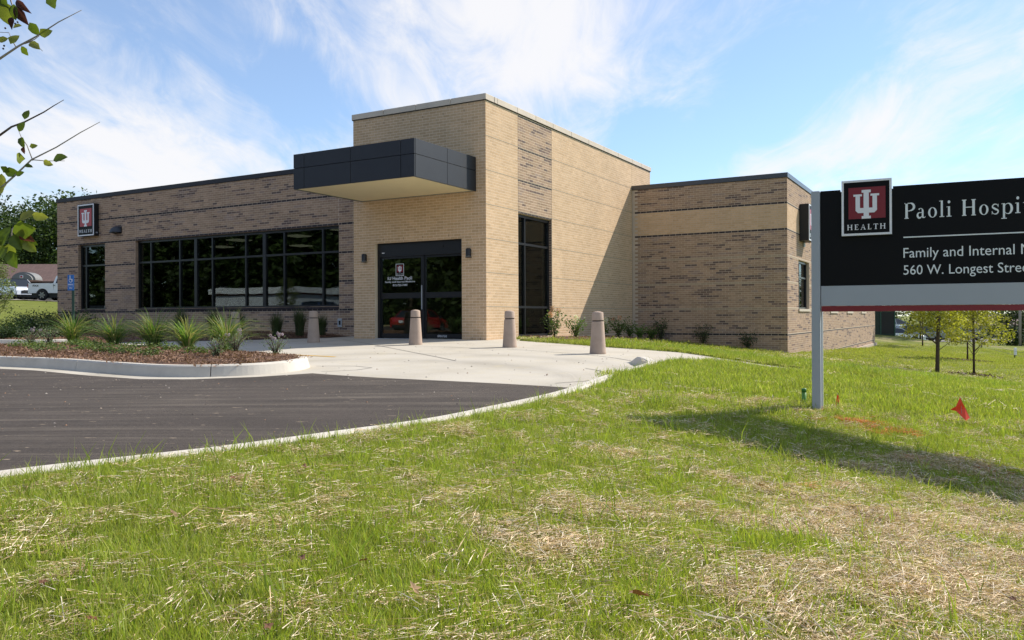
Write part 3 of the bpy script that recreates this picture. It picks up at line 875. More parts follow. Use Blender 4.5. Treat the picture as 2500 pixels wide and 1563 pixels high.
# --- storefront windows
def storefront(parent, x0, x1, z0, z1, mull, rails, loc, rot, y=.10, d=.11, fw=.055, label=None, members=None):
    """mull: (x, width) of full height posts; rails: heights of cross bars"""
    mb = MB(); e = .002
    mb.box(x0, x1, y, y + d, z1 - .075, z1).box(x0, x1, y, y + d, z0, z0 + .06)
    posts = [(x0 + fw / 2, fw)] + list(mull) + [(x1 - fw / 2, fw)]
    for x, w_ in posts: mb.box(x - w_ / 2, x + w_ / 2, y + .001, y + d - .001, z0 + .06, z1 - .075)
    zs = [z0 + .06] + list(rails) + [z1 - .075]
    for (a_, wa), (b_, wb) in zip(posts[:-1], posts[1:]):
        for z in rails: mb.box(a_ + wa / 2, b_ - wb / 2, y + .003, y + d - .003, z - .028, z + .028)
    fr = mb.build('window', M_frame, parent, loc, label=label); fr.rotation_euler = (0, 0, rot)
    for (a_, wa), (b_, wb) in zip(posts[:-1], posts[1:]):
        for i in range(len(zs) - 1):
            za = zs[i] + (.028 if i else 0); zb = zs[i + 1] - (.028 if i < len(zs) - 2 else 0)
            MB().box(a_ + wa / 2, b_ - wb / 2, y + .045, y + .051, za, zb).build('pane', M_glass, fr)
    return fr


F0 = (XW, 1.218, 0)
storefront(bld, W1[0], W1[1], .858, 3.183, [(-17.65 - XW, .06)], [2.44], F0, 0, label='narrow dark window at the left end')
storefront(bld, W2[0], W2[1], .858, 3.183, [(x - XW, w_) for x, w_ in ((-14.06, .06), (-12.60, .06), (-11.83, .13), (-11.04, .06), (-9.53, .06), (-8.73, .13), (-7.90, .06), (-6.36, .06))], [2.44], F0, 0, label='long dark ribbon window of nine bays')
storefront(bld, SWIN[0], SWIN[1], .03, 3.183, [(2.08, .05)], [.80, 2.43], (0, 0, 0), R90, y=.09, label='tall narrow window in the tower side')
for w_ in RWIN: storefront(bld, w_[0], w_[1], w_[2], w_[3], [(w_[0] + .62, .05)], [w_[3] - .55], (5.055, 9.41, 0), R90, y=.09)
mb = MB()
for k in range(0, 47):
    for xx in (SWIN[1],): mb.box(xx - .003, xx + .02, .012, .088, k * H0 + .03, k * H0 + .03 + H0 - JT, pick(DARK, rng))
o = mb.build('reveal_brick', M_brick, sw)


# ------------------------------------------------------------------ lettering
def rib(pts, ws):
    """ribbon polygon along points with widths"""
    L_ = []; R_ = []
    for i, p in enumerate(pts):
        a_ = Vector(pts[max(i - 1, 0)]); b_ = Vector(pts[min(i + 1, len(pts) - 1)]); t = (b_ - a_); t = t.normalized() if t.length else Vector((1, 0)); n_ = Vector((-t.y, t.x)) * ws[i] / 2
        L_.append((p[0] + n_.x, p[1] + n_.y)); R_.append((p[0] - n_.x, p[1] - n_.y))
    return L_, R_


def arcp(cx, cy, rx, ry, a0, a1, n=14):
    return [(cx + rx * math.cos(R(a0 + (a1 - a0) * i / n)), cy + ry * math.sin(R(a0 + (a1 - a0) * i / n))) for i in range(n + 1)]


# serif glyphs, cap height 1; rect = ('r',x0,x1,y0,y1), quad = ('q',pts), ribbon = ('s',pts,widths), disc
HAIR = [.05]
def G_(ch):
    t, h, s = .165, HAIR[0], .055
    if ch == 'H': return .98, [('r', .10, .10 + t, h, 1 - h), ('r', .68, .68 + t, h, 1 - h), ('r', .10 + t, .68, .50, .50 + h)] + [('r', x - s, x + t + s, y, y + h) for x in (.10, .68) for y in (0, 1 - h)]
    if ch == 'P': return .80, [('r', .12, .12 + t, h, 1 - h), ('r', .12 - s, .12 + t + s, 0, h), ('r', .12 - s, .12, 1 - h, 1), ('s', [(.12 + t * .9, 1 - h / 2), (.40, 1 - h / 2)] + arcp(.42, .745, .27, .2375, 85, -85, 14) + [(.40, .49), (.12 + t, .49)], [h, h] + [h + .105 * max(0, math.cos(R(85 - 170 * i / 14))) for i in range(15)] + [h, h])]
    if ch == 'o': return .72, [('ring', .36, .315, .285, .325, .15, .29)]
    if ch == 'a': return .62, [('s', [(.40, .09), (.40, .45)] + arcp(.27, .46, .13, .155, 0, 150, 10), [.12, .12] + [.12 - .085 * math.sin(R(15 * i)) for i in range(6)] + [.04, .05, .06, .08, .10]),
                            ('s', [(.40, .37), (.30, .345)] + arcp(.20, .18, .135, .17, 95, 330, 12) + [(.36, .12)], [.035, .045] + [.05 + .075 * max(0, math.sin(R(15 * i))) for i in range(13)] + [.03]),
                            ('s', [(.40, .12), (.42, .03), (.50, .015), (.58, .08)], [.115, .09, .05, .03])]
    if ch == 'l': return .40, [('r', .12, .12 + .13, h, 1.03), ('r', .03, .34, 0, h), ('q', [(.02, .985), (.12, .985), (.12, 1.03), (.02, 1.015)])]
    if ch == 'i': return .40, [('r', .12, .12 + .13, h, .64), ('r', .03, .34, 0, h), ('q', [(.03, .60), (.12, .60), (.12, .64), (.03, .628)]), ('d', .185, .92, .095)]
    if ch == 's': return .56, [('s', [(.46, .48)] + arcp(.28, .47, .165, .15, 30, 200, 12) + [(.22, .36), (.32, .30)] + arcp(.28, .165, .175, .155, 35, -150, 12) + [(.08, .17)], [.03] + [.04 + .05 * (i / 12) for i in range(13)] + [.12, .12] + [.10 - .065 * (i / 12) for i in range(13)] + [.03]),
                            ('r', .445, .475, .44, .63), ('r', .075, .105, .0, .2)]
    if ch == 'p': return .78, [('r', .13, .26, -.30 + h, .64), ('r', .03, .36, -.30, -.30 + h), ('q', [(.04, .60), (.13, .60), (.13, .64), (.04, .628)]), ('s', [(.25, .50), (.33, .60)] + arcp(.44, .315, .22, .315, 100, -110, 16) + [(.30, .05), (.25, .12)], [.035, .04] + [.04 + .11 * max(0, math.cos(R(100 - 13.1 * i))) for i in range(17)] + [.035, .03])]
    if ch == 't': return .48, [('s', [(.19, .86), (.19, .20), (.22, .06), (.31, .02), (.43, .09)], [.10, .13, .12, .07, .035]), ('r', .05, .40, .60, .635)]
    if ch == 'E': return .76, [('r', .10, .10 + t, h, 1 - h), ('r', .04, .64, 0, h), ('r', .04, .62, 1 - h, 1), ('r', .10 + t, .46, .49, .49 + h), ('q', [(.60, h), (.66, h), (.68, .24), (.655, .24)]), ('q', [(.60, 1 - h), (.635, .80), (.655, .80), (.64, 1 - h)]), ('r', .46, .485, .40, .62)]
    if ch == 'A': return .86, [('q', [(.07, h), (.125, h), (.44, .93), (.40, 1.0)]), ('q', [(.40, 1.0), (.44, .93), (.45, .87), (.58, h), (.76, h), (.46, 1.0)]), ('r', .23, .55, .31, .31 + h), ('r', .0, .24, 0, h), ('r', .52, .84, 0, h)]
    if ch == 'L': return .70, [('r', .12, .12 + t, h, 1 - h), ('r', .05, .62, 0, h), ('r', .05, .34, 1 - h, 1), ('q', [(.56, h), (.62, h), (.65, .27), (.62, .27)])]
    if ch == 'T': return .80, [('r', .33, .33 + t, h, 1 - h), ('r', .22, .59, 0, h), ('r', .04, .77, 1 - h, 1), ('q', [(.04, 1 - h), (.035, .74), (.06, .74), (.11, 1 - h)]), ('q', [(.70, 1 - h), (.75, .74), (.775, .74), (.77, 1 - h)])]
    return .45, []


def serif_text(name, text, x, z, cap, width, y, m, parent, track=.06, thick=.004, bold=1.0):
    """raised serif letters as one mesh, scaled in x to the given width"""
    items = []; pen = 0
    for ch in text:
        w_, g = G_(ch); items.append((pen, g)); pen += w_ + track
    pen -= track
    sx = width / pen; mb = MB(); lay_ = 0
    def X(p): return (x + p[0] * sx, z + p[1] * cap)
    for pen_, g in items:
        for it in g:
            lay_ = (lay_ + 1) % 5; y0 = y - thick - lay_ * .00025
            if it[0] == 'r': poly = [(it[1], it[3]), (it[2], it[3]), (it[2], it[4]), (it[1], it[4])]
            elif it[0] == 'q': poly = it[1]
            elif it[0] == 'd': poly = [(it[1] + it[3] * math.cos(R(k * 22.5)) * .9, it[2] + it[3] * math.sin(R(k * 22.5))) for k in range(16)]
            if it[0] in 'rqd':
                mb.prism([X((p[0] + pen_, p[1])) for p in poly], y0, y)
                continue
            if it[0] == 'ring':
                _, cx, cy, rx, ry, ix, iy = it; A = []; B = []
                for k in range(24):
                    c, s = math.cos(R(15 * k)), math.sin(R(15 * k)); A.append((cx + rx * c, cy + ry * s)); B.append((cx + ix * c, cy + iy * s))
                A.append(A[0]); B.append(B[0])
            else:
                A, B = rib(it[1], [w * bold for w in it[2]])
            V = [(X((a_[0] + pen_, a_[1]))[0], y0, X((a_[0] + pen_, a_[1]))[1]) for a_ in A] + [(X((b_[0] + pen_, b_[1]))[0], y0, X((b_[0] + pen_, b_[1]))[1]) for b_ in B]
            n = len(A); mb.add(V, [(k, k + 1, n + k + 1, n + k) for k in range(n - 1)])
    return mb.build(name, m, parent)


def sans_text(name, text, x, z, cap, width, y, m, parent, bold=0.0, depth=.0008):
    cu = bpy.data.curves.new('lettering', 'FONT'); cu.body = text; cu.size = 1; cu.offset = bold; cu.resolution_u = 3
    to = bpy.data.objects.new('lettering', cu); COL.objects.link(to)
    bpy.context.view_layer.update()
    me = bpy.data.meshes.new_from_object(to.evaluated_get(bpy.context.evaluated_depsgraph_get()))
    bpy.data.objects.remove(to)
    v = np.array([p.co[:] for p in me.vertices]); x0, x1 = v[:, 0].min(), v[:, 0].max(); caph = .729
    nv = np.stack([x + (v[:, 0] - x0) / (x1 - x0) * width, np.full(len(v), y - depth), z + v[:, 1] / caph * cap], 1)
    me.vertices.foreach_set('co', nv.astype(np.float32).ravel()); me.materials.clear(); me.materials.append(m); me.update()
    return link(name, me, parent)


def trident(cx, zt, k):
    """the interlocked I and U emblem: cx centre, zt top, k metres per unit (520 units tall)"""
    h = [(76, 0), (76, 48), (44, 48), (44, 325), (104, 325), (104, 112), (70, 112), (70, 75), (214, 75), (214, 112), (178, 112), (178, 370), (135, 415), (44, 415), (44, 472), (76, 472), (76, 520)]
    pts = [(x, y) for x, y in h] + [(-x, y) for x, y in reversed(h)]
    return [(cx + x * k, zt - y * k) for x, y in pts]


def logo(parent, x0, z0, w_, h_, y, frame=None, fd=.012, plain=False, mr=None):
    """square emblem panel: pale border, black field, crimson square, emblem and the word HEALTH"""
    mr = mr or M_red
    b = .045 * w_
    f = MB(); y0 = y - fd
    f.box(x0, x0 + w_, y0, y, z0, z0 + b).box(x0, x0 + w_, y0, y, z0 + h_ - b, z0 + h_).box(x0, x0 + b, y0 + .0004, y, z0 + b, z0 + h_ - b).box(x0 + w_ - b, x0 + w_, y0 + .0004, y, z0 + b, z0 + h_ - b)
    HAIR[0] = .085
    fr = f.build('border', M_white, parent)
    MB().box(x0 + b, x0 + w_ - b, y0 + .003, y - .001, z0 + b, z0 + h_ - b).build('field', M_signblack, parent)
    k = w_ / 835.
    MB().box(x0 + .141 * w_, x0 + .877 * w_, y0 + .0015, y0 + .003 - .0002, z0 + .30 * h_, z0 + .865 * h_).build('red_square', mr, parent)
    MB().prism(trident(x0 + .497 * w_, z0 + .815 * h_, k), y0 - .001, y0 + .0012).build('emblem', M_white, parent)
    serif_text('lettering', 'HEALTH', x0 + .108 * w_, z0 + .102 * h_, .097 * h_, .777 * w_, y0 + .003, M_white, parent, track=.24, thick=.002); HAIR[0] = .05
    return fr


# --- entrance doors
dr = MB(); y = .10
dr.box(-3.35, -.69, y, y + .17, 2.10, 2.452)
dr.box(-3.35, -3.275, y + .001, y + .16, 0, 2.10).box(-.745, -.69, y + .001, y + .16, 0, 2.10)
dr.box(-1.99, -1.90, y + .03, y + .12, 0.02, 2.10)
dr.box(-3.275, -1.99, y + .03, y + .09, .02, .135).box(-1.90, -.745, y + .05, y + .11, .02, .135)
dr.box(-3.275, -1.99, y + .03, y + .09, 1.03, 1.172).box(-1.90, -.745, y + .05, y + .11, 1.03, 1.172)
dr.box(-3.275, -1.99, y + .03, y + .09, 2.045, 2.099).box(-1.90, -.745, y + .05, y + .11, 2.045, 2.099)
dr.box(-3.275, -3.245, y + .031, y + .089, .135, 2.045).box(-1.90, -1.86, y + .051, y + .109, .135, 2.045).box(-.775, -.745, y + .051, y + .109, .135, 2.045)
door = dr.build('door', M_frame, bld, label='black framed glass sliding entrance doors')
MB().box(-3.36, -.68, .0, .10, -.02, .012).build('threshold', M_silver, door)
M_dglass = glass_mat('door_glass', (.50, .56, .50), .05)
for x0, x1, yy in ((-3.245, -1.99, y + .06), (-1.86, -.775, y + .08)):
    for z0, z1 in ((.135, 1.03), (1.172, 2.045)): MB().box(x0, x1, yy, yy + .008, z0, z1).build('pane', M_dglass, door)
MB().box(-1.34, -1.28, .085, .10, 2.27, 2.31).build('door_sensor', M_black, door)
MB().box(-3.2, -3.12, .094, .099, 2.19, 2.21).build('sticker', M_white, door)
MB().box(-1.97, -1.95, .105, .129, .75, 1.35).build('handle', M_silver, door)
LG = empty('logo_decal', (0, 0, 0)); LG.parent = door
logo(LG, -2.80, 1.605, .255, .308, y + .056, fd=.004)
sans_text('lettering', 'IU Health Paoli', -3.065, 1.505, .088, .775, y + .058, M_white, door, bold=.010)
sans_text('lettering', 'Family and Internal Medicine', -3.15, 1.435, .046, .95, y + .058, M_white, door, bold=.010)
sans_text('lettering', '812-723-7440', -2.90, 1.345, .055, .46, y + .058, M_white, door, bold=.012)
sans_text('lettering', 'AUTOMATIC CAUTION DOOR', -1.51, .085, .022, .28, y + .048, M_white, door, bold=.02)
sans_text('lettering', 'KEEP MOVING SLIDING', -1.51, .055, .022, .28, y + .048, M_white, door, bold=.02)

# --- canopy
cn = MB(); cz0, cz1 = 3.545, 4.36
cn.box(-3.74, -.29, -2.42, -.002, cz0 + .04, cz1 - .006)
can = cn.build('canopy', M_black, bld, label='flat dark metal canopy with beige underside over the doors')
zj = 4.03; xs = [-3.765, -3.428, -2.035, -.631, -.265]
for a_, b_ in zip(xs[:-1], xs[1:]):
    for z0, z1 in ((cz0, zj), (zj, cz1)): MB().bevbox(a_ + .006, b_ - .006, -2.45, -2.422, z0 + (.006 if z0 == zj else 0), z1 - (.006 if z1 == zj else 0), .002).build('panel', M_metal_dark, can)
M_side = M_metal_dark
for a_, b_ in ((-2.421, -1.215), (-1.215, -.004)):
    for z0, z1 in ((cz0, zj), (zj, cz1)):
        for xx in (-.289, -3.766): MB().bevbox(xx, xx + .025, a_ + .006, b_ - .004, z0 + (.006 if z0 == zj else 0), z1 - (.006 if z1 == zj else 0), .002).build('panel', M_side, can)
MB().box(-3.735, -.295, -2.418, -.004, cz0 + .018, cz0 + .038).build('soffit', M_soffit, can)
mb = MB().box(-3.735, -.295, -.03, -.005, cz0 + .006, cz0 + .017).box(-3.765, -3.735, -2.421, -.03, cz0, cz0 + .017).box(-.320, -.2905, -2.421, -.03, cz0, cz0 + .017); mb.build('trim', mat('grey_trim', (.2, .22, .21), .5), can)

# --- wall lamps, signs, small fittings (each a thing of its own)
def w3(x, y, z): p = b2w(x, y); return (p[0], p[1], z)
sc = None
for x, lab in ((-3.66, 'small black box wall lamp left of the entrance doors'), (-.455, 'small black box wall lamp right of the entrance doors, by the tower corner')):
    t_ = empty('wall_lamp', w3(x, 0, 2.08), -BANG, label=lab, cat='wall lamp', group='box lamps beside the entrance doors')
    MB().bevbox(-.055, .055, -.115, -.01, -.075, .115, .02).build('lamp_body', M_metal_dark, t_)
    MB().box(-.05, .05, -.105, -.012, -.085, -.075).build('lens', mat('lamp_lens', (.5, .5, .45), .3), t_)
    MB().box(-.055, .055, -.11, -.01, -.11, -.086).box(-.04, .04, -.01, 0, -.07, .08).build('bracket', M_black, t_)
t_ = empty('wall_lamp', w3(-15.70, 1.218, 3.52), -BANG, label='dark dome shaped wall lamp beside the left wall sign', cat='wall lamp')
V = []; F = []
for i in range(7):
    for j in range(13):
        th = R(180 * j / 12); ph = R(90 * i / 6)
        V.append((-.24 * math.cos(th) * math.cos(ph) if True else 0, -.26 * math.sin(th) * math.cos(ph), .22 * math.sin(ph)))
for i in range(6):
    for j in range(12): F.append((i * 13 + j, i * 13 + j + 1, (i + 1) * 13 + j + 1, (i + 1) * 13 + j))
MB().add(V, F, smooth=True).build('shade', mat('lamp_grey', (.035, .04, .05), .45), t_)
MB().box(-.24, .24, -.02, 0, -.03, .2).box(-.2, .2, -.2, -.02, -.02, 0).build('backplate', M_black, t_)

M_redl = mat('sign_red_bright', (.40, .012, .02), .35)
t_ = empty('wall_sign', w3(-17.68, 1.218, 3.46), -BANG, label='black box sign with red emblem and white word HEALTH on the left wing', cat='sign')
MB().bevbox(0, .945, -.19, -.01, 0, 1.13, .01).build('box', M_black, t_)
logo(t_, .01, .01, .925, 1.11, -.19, mr=M_redl)
MB().box(.9475, .9500, -.13, -.06, .09, .13).build('sticker', M_silver, t_)
p = b2w(5.055, 9.41 + 1.95)
t_ = empty('wall_sign', (p[0], p[1], 3.0), -BANG + R90, label='box sign with emblem on the sunlit end wall, half behind the post', cat='sign')
MB().bevbox(0, .96, -.30, -.01, 0, 1.2, .01).build('box', M_black, t_)
logo(t_, .01, .01, .94, 1.18, -.30, mr=M_redl)
MB().box(.6, .75, -.06, 0, -.16, -.02).build('conduit_box', M_silver, t_)
t_ = empty('hose_box', w3(-5.62, 1.218, .40), -BANG, label='small pale hose bib box low on the wall left of the tower', cat='utility box')
MB().bevbox(-.08, .08, -.03, -.001, -.12, .12, .008).build('box', mat('pale_box', (.42, .45, .48), .4), t_)
MB().box(-.03, .04, -.034, -.031, -.06, .06).build('door', M_black, t_)
for x, z in ((-6.15, .16),):
    t_ = empty('wall_vent', w3(x, 1.218, z), -BANG, label='tiny black weep vent in the wall base', cat='vent'); MB().box(-.05, .05, -.004, 0, -.02, .04).build('grille', M_black, t_)

# ------------------------------------------------------------------ the big sign on posts
SG = empty('entrance_sign', (2.655, 7.08, 0), -R(26), label='large black sign on grey posts reading Paoli Hospital with red emblem panel', cat='sign')
def gz(X, Y): return float(ground_z(np.array([X]), np.array([Y]))[0])
sgx = np.array([math.cos(R(26)), -math.sin(R(26))]); sgy = np.array([math.sin(R(26)), math.cos(R(26))])
def s2w(x, y): return np.array([2.655, 7.08]) + x * sgx + y * sgy
p = s2w(0, 0); zg = gz(*p)
MB().bevbox(-.036, .036, -.002, .074, zg - .15, 1.642, .004).build('post', M_silver, SG)
MB().bevbox(-.024, .044, .10, .165, zg - .15, 1.60, .004).build('post', M_silver, SG)
p2 = s2w(2.64, 0); zg2 = gz(*p2)
MB().bevbox(2.60, 2.672, -.002, .074, zg2 - .15, 1.642, .004).build('post', M_silver, SG)
pn = MB(); pn.prism([(.040, .814), (2.596, .814), (2.596, 1.642), (.612, 1.642), (.612, 1.622), (.20, 1.622), (.20, 1.640), (.040, 1.640)], .012, .085)
pn.build('panel', M_signblack, SG)
MB().box(.046, 2.59, .004, .088, .640, .812).build('band', M_silver, SG, label='grey band under the black panel')
MB().box(.046, 2.59, .002, .09, .590, .638).build('band', M_red, SG, label='dark red strip along the bottom')
MB().bevbox(.213, .604, -.018, .011, 1.237, 1.708, .003).build('badge', M_silver, SG)
lg = empty('emblem_badge', (0, 0, 0)); lg.parent = SG
logo(lg, .213, 1.237, .391, .471, -.019, fd=.008)
serif_text('lettering', 'Paoli Hospital', .692, 1.362, .131, 1.03, .012, M_letter, SG, track=.055, thick=.003)
MB().box(.690, 2.4, .008, .0115, 1.203, 1.2125).build('rule', M_letter, SG)
sans_text('lettering', 'Family and Internal Medicine', .690, 1.037, .086, 1.213, .012, M_letter, SG, bold=.0, depth=.002)
sans_text('lettering', '560 W. Longest Street', .690, .895, .083, .925, .012, M_letter, SG, bold=.0, depth=.002)

# ------------------------------------------------------------------ bollards
M_boll = mat('bollard_concrete', (.43, .325, .255), .85, spec=.2, vary=.12, vscale=5, bump=.25, bscale=90)
def bollard(x, y, lab):
    z = float(P(x, y)); t_ = empty('bollard', (x, y, z), label=lab, cat='bollard', group='tapered concrete bollards across the entrance drive')
    return t_
bl0 = None
for (x, y, lab) in [(-2.12, 17.8, 'tapered brown concrete bollard in front of the glass entrance doors'), (-.05, 16.84, 'tapered concrete bollard in front of the tower corner, beside the tall side window'),
                    (1.55, 14.66, 'largest and nearest tapered concrete bollard, in front of the sunlit tower side'), (-4.8, 19.6, 'shaded tapered concrete bollard at the right end of the ribbon window'),
                    (-6.98, 20.45, 'concrete bollard half hidden behind the ornamental grasses')]:
    t_ = bollard(x, y, lab)
    if bl0 is None:
        bl0 = (MB().lathe([(.150, -.05), (.150, .03), (.146, .05), (.112, .575), (.110, .583)], 28).mesh('shaft', M_boll),
               MB().lathe([(.098, .583), (.098, .603)], 28).mesh('groove', M_black),
               MB().lathe([(.110, .603), (.108, .612), (.102, .735), (.094, .748), (.05, .762), (.001, .768)], 28).mesh('cap', M_boll))
    for me in bl0: link(me.name, me, t_)

# ------------------------------------------------------------------ plants
def leaf_quads(cent, size, r_, elong=2.0, droop=0.0, col=((.06, .10, .02), (.11, .17, .04)), up=0.3):
    """small bent leaves (two quads each) at the given centres"""
    n = len(cent); a_ = r_.normal(size=(n, 3)); a_[:, 2] = a_[:, 2] * .6 - droop; a_ /= np.linalg.norm(a_, axis=1)[:, None]
    b_ = r_.normal(size=(n, 3)); b_[:, 2] *= .5; nn = np.cross(a_, b_); nn[:, 2] += up; nn /= np.linalg.norm(nn, axis=1)[:, None]
    b_ = np.cross(nn, a_); b_ /= np.linalg.norm(b_, axis=1)[:, None]
    s = size * (.65 + .7 * r_.random(n))[:, None]; a_ = a_ * s; b_ = b_ * s / elong
    c = np.asarray(cent)
    V = np.stack([c - a_ * .5, c - b_ * .5 - nn * s * .06, c + a_ * .5, c + b_ * .5 - nn * s * .06], 1).reshape(-1, 3)
    F = np.arange(n * 4).reshape(-1, 4)
    k = r_.random(n)[:, None]; C_ = np.array(col[0]) * (1 - k) + np.array(col[1]) * k
    return V, F, C_


def merge(parts):
    V = []; F = []; C_ = []; o = 0
    for v, f, c in parts: V.append(v); F.append(f + o); C_.append(c); o += len(v)
    return np.concatenate(V), np.concatenate(F), np.concatenate(C_)


M_leaf = foliage('leaf', (1, 1, 1), .30)
M_needle = foliage('pale_needle_leaf', (1, 1, 1), .42)
M_blade = foliage('grass_blade', (1, 1, 1), .42, .5, .22)
M_straw = foliage('dry_straw', (1, 1, 1), .15, .7, .20)
M_bark = mat('bark', (.085, .06, .045), .9, vary=.25, vscale=9, bump=.6, bscale=30)
M_barkg = mat('grey_bark', (.30, .26, .235), .8, vary=.2, vscale=12, bump=.4, bscale=60)


def blades_arch(n, h, spread, w, r_, col, segs=5, base_r=.05, lean0=.25):
    """arching grass clump"""
    V = []; F = []; C_ = []
    for i in range(n):
        an = r_.random() * 2 * math.pi; ln = lean0 * r_.random() + .05; L_ = h * (.6 + .5 * r_.random()); sp = spread * (.3 + .9 * r_.random())
        bx, by = base_r * r_.random() * math.cos(an), base_r * r_.random() * math.sin(an)
        an += r_.normal() * .3; ca, sa = math.cos(an), math.sin(an); o = len(V); ww = w * (.6 + .6 * r_.random())
        for k in range(segs + 1):
            t = k / segs; d = sp * (ln * t + .9 * t ** 2.4); z = L_ * (t - .42 * t ** 3.2 * (sp / spread)); wd = ww * (1 - t ** 2.5) * (.6 + .4 * min(1, 3 * t)) + .0006
            tw = .6 * math.sin(i)
            px, py = bx + ca * d, by + sa * d
            V += [(px - sa * wd, py + ca * wd, z), (px + sa * wd, py - ca * wd, z + tw * wd)]
            if k: F.append((o + 2 * k - 2, o + 2 * k - 1, o + 2 * k + 1, o + 2 * k))
        c = col[int(r_.integers(len(col)))]; kk = .8 + .4 * r_.random()
        C_ += [(c[0] * kk, c[1] * kk, c[2] * kk)] * segs
    return np.array(V), np.array(F), np.array(C_)


GCOL = [(.13, .23, .045), (.10, .19, .04), (.18, .27, .07), (.26, .29, .11), (.38, .33, .15)]
def izf(x, y): return float(island_z(np.array([x]), np.array([y]))[0])
labs = ['leftmost arching ornamental grass clump on the mulch island', 'second ornamental grass clump from the left on the mulch island', 'widest ornamental grass clump, middle one on the mulch island',
        'ornamental grass clump fourth from left, with straw coloured base', 'tall spiky ornamental grass clump at the right end of the row']
for i, ((x, y), h) in enumerate(zip([(-9.45, 17.45), (-8.1, 16.5), (-7.0, 15.85), (-6.1, 15.25), (-5.05, 14.35)], [.98, .90, 1.02, .88, 1.0])):
    r_ = np.random.default_rng(40 + i); t_ = empty('ornamental_grass', (x, y, izf(x, y)), label=labs[i], cat='ornamental grass', group='ornamental grasses on the mulch island')
    V, F, C_ = blades_arch(260, h, .66 if i != 2 else .76, .0075, r_, GCOL, base_r=.09); np_mesh('blades', V, F, M_blade, C_, parent=t_)
    V, F, C_ = blades_arch(60, .22, .10, .007, r_, [(.40, .24, .10), (.34, .22, .10)], segs=3, base_r=.08); np_mesh('stubble', V, F, M_straw, C_, parent=t_)
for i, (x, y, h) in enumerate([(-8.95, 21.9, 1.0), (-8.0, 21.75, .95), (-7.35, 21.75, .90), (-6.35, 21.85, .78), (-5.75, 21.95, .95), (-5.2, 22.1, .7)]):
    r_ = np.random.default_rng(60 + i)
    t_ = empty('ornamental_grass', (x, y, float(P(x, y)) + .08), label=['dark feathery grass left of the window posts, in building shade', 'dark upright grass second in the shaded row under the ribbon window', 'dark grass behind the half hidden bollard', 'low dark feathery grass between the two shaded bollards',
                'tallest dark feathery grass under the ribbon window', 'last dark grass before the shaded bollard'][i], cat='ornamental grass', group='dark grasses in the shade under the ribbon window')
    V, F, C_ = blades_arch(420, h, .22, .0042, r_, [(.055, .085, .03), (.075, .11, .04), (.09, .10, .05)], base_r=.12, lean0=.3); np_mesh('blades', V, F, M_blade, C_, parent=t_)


def shrub(x, y, z, w_, h_, n, size, col, lab, cat='shrub', name='shrub', group=None, r_=None, stems=7, flowers=None, elong=1.7, low=.15, m=None):
    t_ = empty(name, (x, y, z), label=lab, cat=cat, group=group)
    mb = MB(); cs_ = []
    for i in range(stems):
        an = 2 * math.pi * (i + r_.random()) / stems; rr = w_ / 2 * (.35 + .6 * r_.random()); hh = h_ * (.6 + .38 * r_.random())
        tip = (rr * math.cos(an), rr * math.sin(an), hh); mid = (tip[0] * .35, tip[1] * .35, hh * .5)
        mb.tube([(0, 0, -.03), mid, tip], [.008, .006, .003], 5); k = n // stems
        t = low + (1 - low) * r_.random(k) ** .7; c = np.outer(t, tip) + r_.normal(size=(k, 3)) * w_ * .085 * (.5 + t[:, None]); cs_.append(c)
    mb.build('stem', M_bark, t_); c = np.concatenate(cs_); c[:, 2] = np.maximum(c[:, 2], .01)
    V, F, C_ = leaf_quads(c, size, r_, elong, col=col); np_mesh('foliage', V, F, m or M_leaf, C_, parent=t_)
    if flowers:
        for i in range(flowers[0]):
            an = r_.random() * 6.28; rr = w_ * .36 * r_.random() ** .5; cz = h_ * (.80 + .25 * r_.random()); k = 60
            u = r_.normal(size=(k, 3)); u /= np.linalg.norm(u, axis=1)[:, None]; u[:, 2] *= 1.3
            V, F, C_ = leaf_quads(np.array([rr * math.cos(an), rr * math.sin(an), cz]) + u * flowers[1], flowers[1] * .7, r_, 1.2, col=flowers[2]); np_mesh('flower', V, F, M_leaf, C_, parent=t_)
    return t_


r_ = np.random.default_rng(81)
GRN = ((.07, .13, .025), (.17, .26, .06)); DGR = ((.025, .05, .016), (.065, .10, .035)); PGR = ((.13, .19, .09), (.24, .30, .17))
PINK = ((.55, .30, .22), (.72, .48, .36)); WHT = ((.6, .6, .5), (.75, .72, .6))
flw = ['flowering shrub with pink blooms in front of the tall side window', 'leafy flowering shrub right of the tall side window', 'small rose shrub where the tower shadow edge meets the ground', 'flowering shrub just left of the nearest bollard',
       'dark leaved shrub just right of the nearest bollard', 'second shrub right of the nearest bollard, in shade', 'last shrub of the row, in the corner where the walls meet']
for i, ((x, y), w_, h_, fl) in enumerate(zip([b2w(.75, 2.1), b2w(.75, 3.35), b2w(.7, 5.3), b2w(.75, 6.35), b2w(.7, 7.4), b2w(.75, 8.1), b2w(.9, 8.8)], (.62, .72, .55, .55, .5, .5, .55), (.72, .58, .5, .62, .5, .42, .45), (3, 1, 1, 2, 0, 0, 0))):
    shrub(x, y, float(sbed_z(np.array([x]), np.array([y]))[0]), w_, h_, 420, .060, GRN, flw[i], group='row of small shrubs along the tower side', r_=r_, flowers=(fl, .055, PINK if i in (0, 3) else WHT) if fl else None, name='flowering_shrub', stems=8)
for i, (x, y, w_, h_) in enumerate([(*b2w(1.15, 9.0), .62, .78), (*b2w(2.55, 9.0), .62, .72), (*b2w(3.95, 8.95), .72, .60)]):
    shrub(x, y, gz(x, y), w_, h_, 620, .05, DGR, ['dark upright shrub on the grass, left one before the shaded right wing', 'dark upright shrub, middle one before the shaded right wing', 'glossy rounded dark shrub near the corner of the right wing'][i], group='dark shrubs before the right wing', r_=r_, stems=11, name='evergreen_shrub')
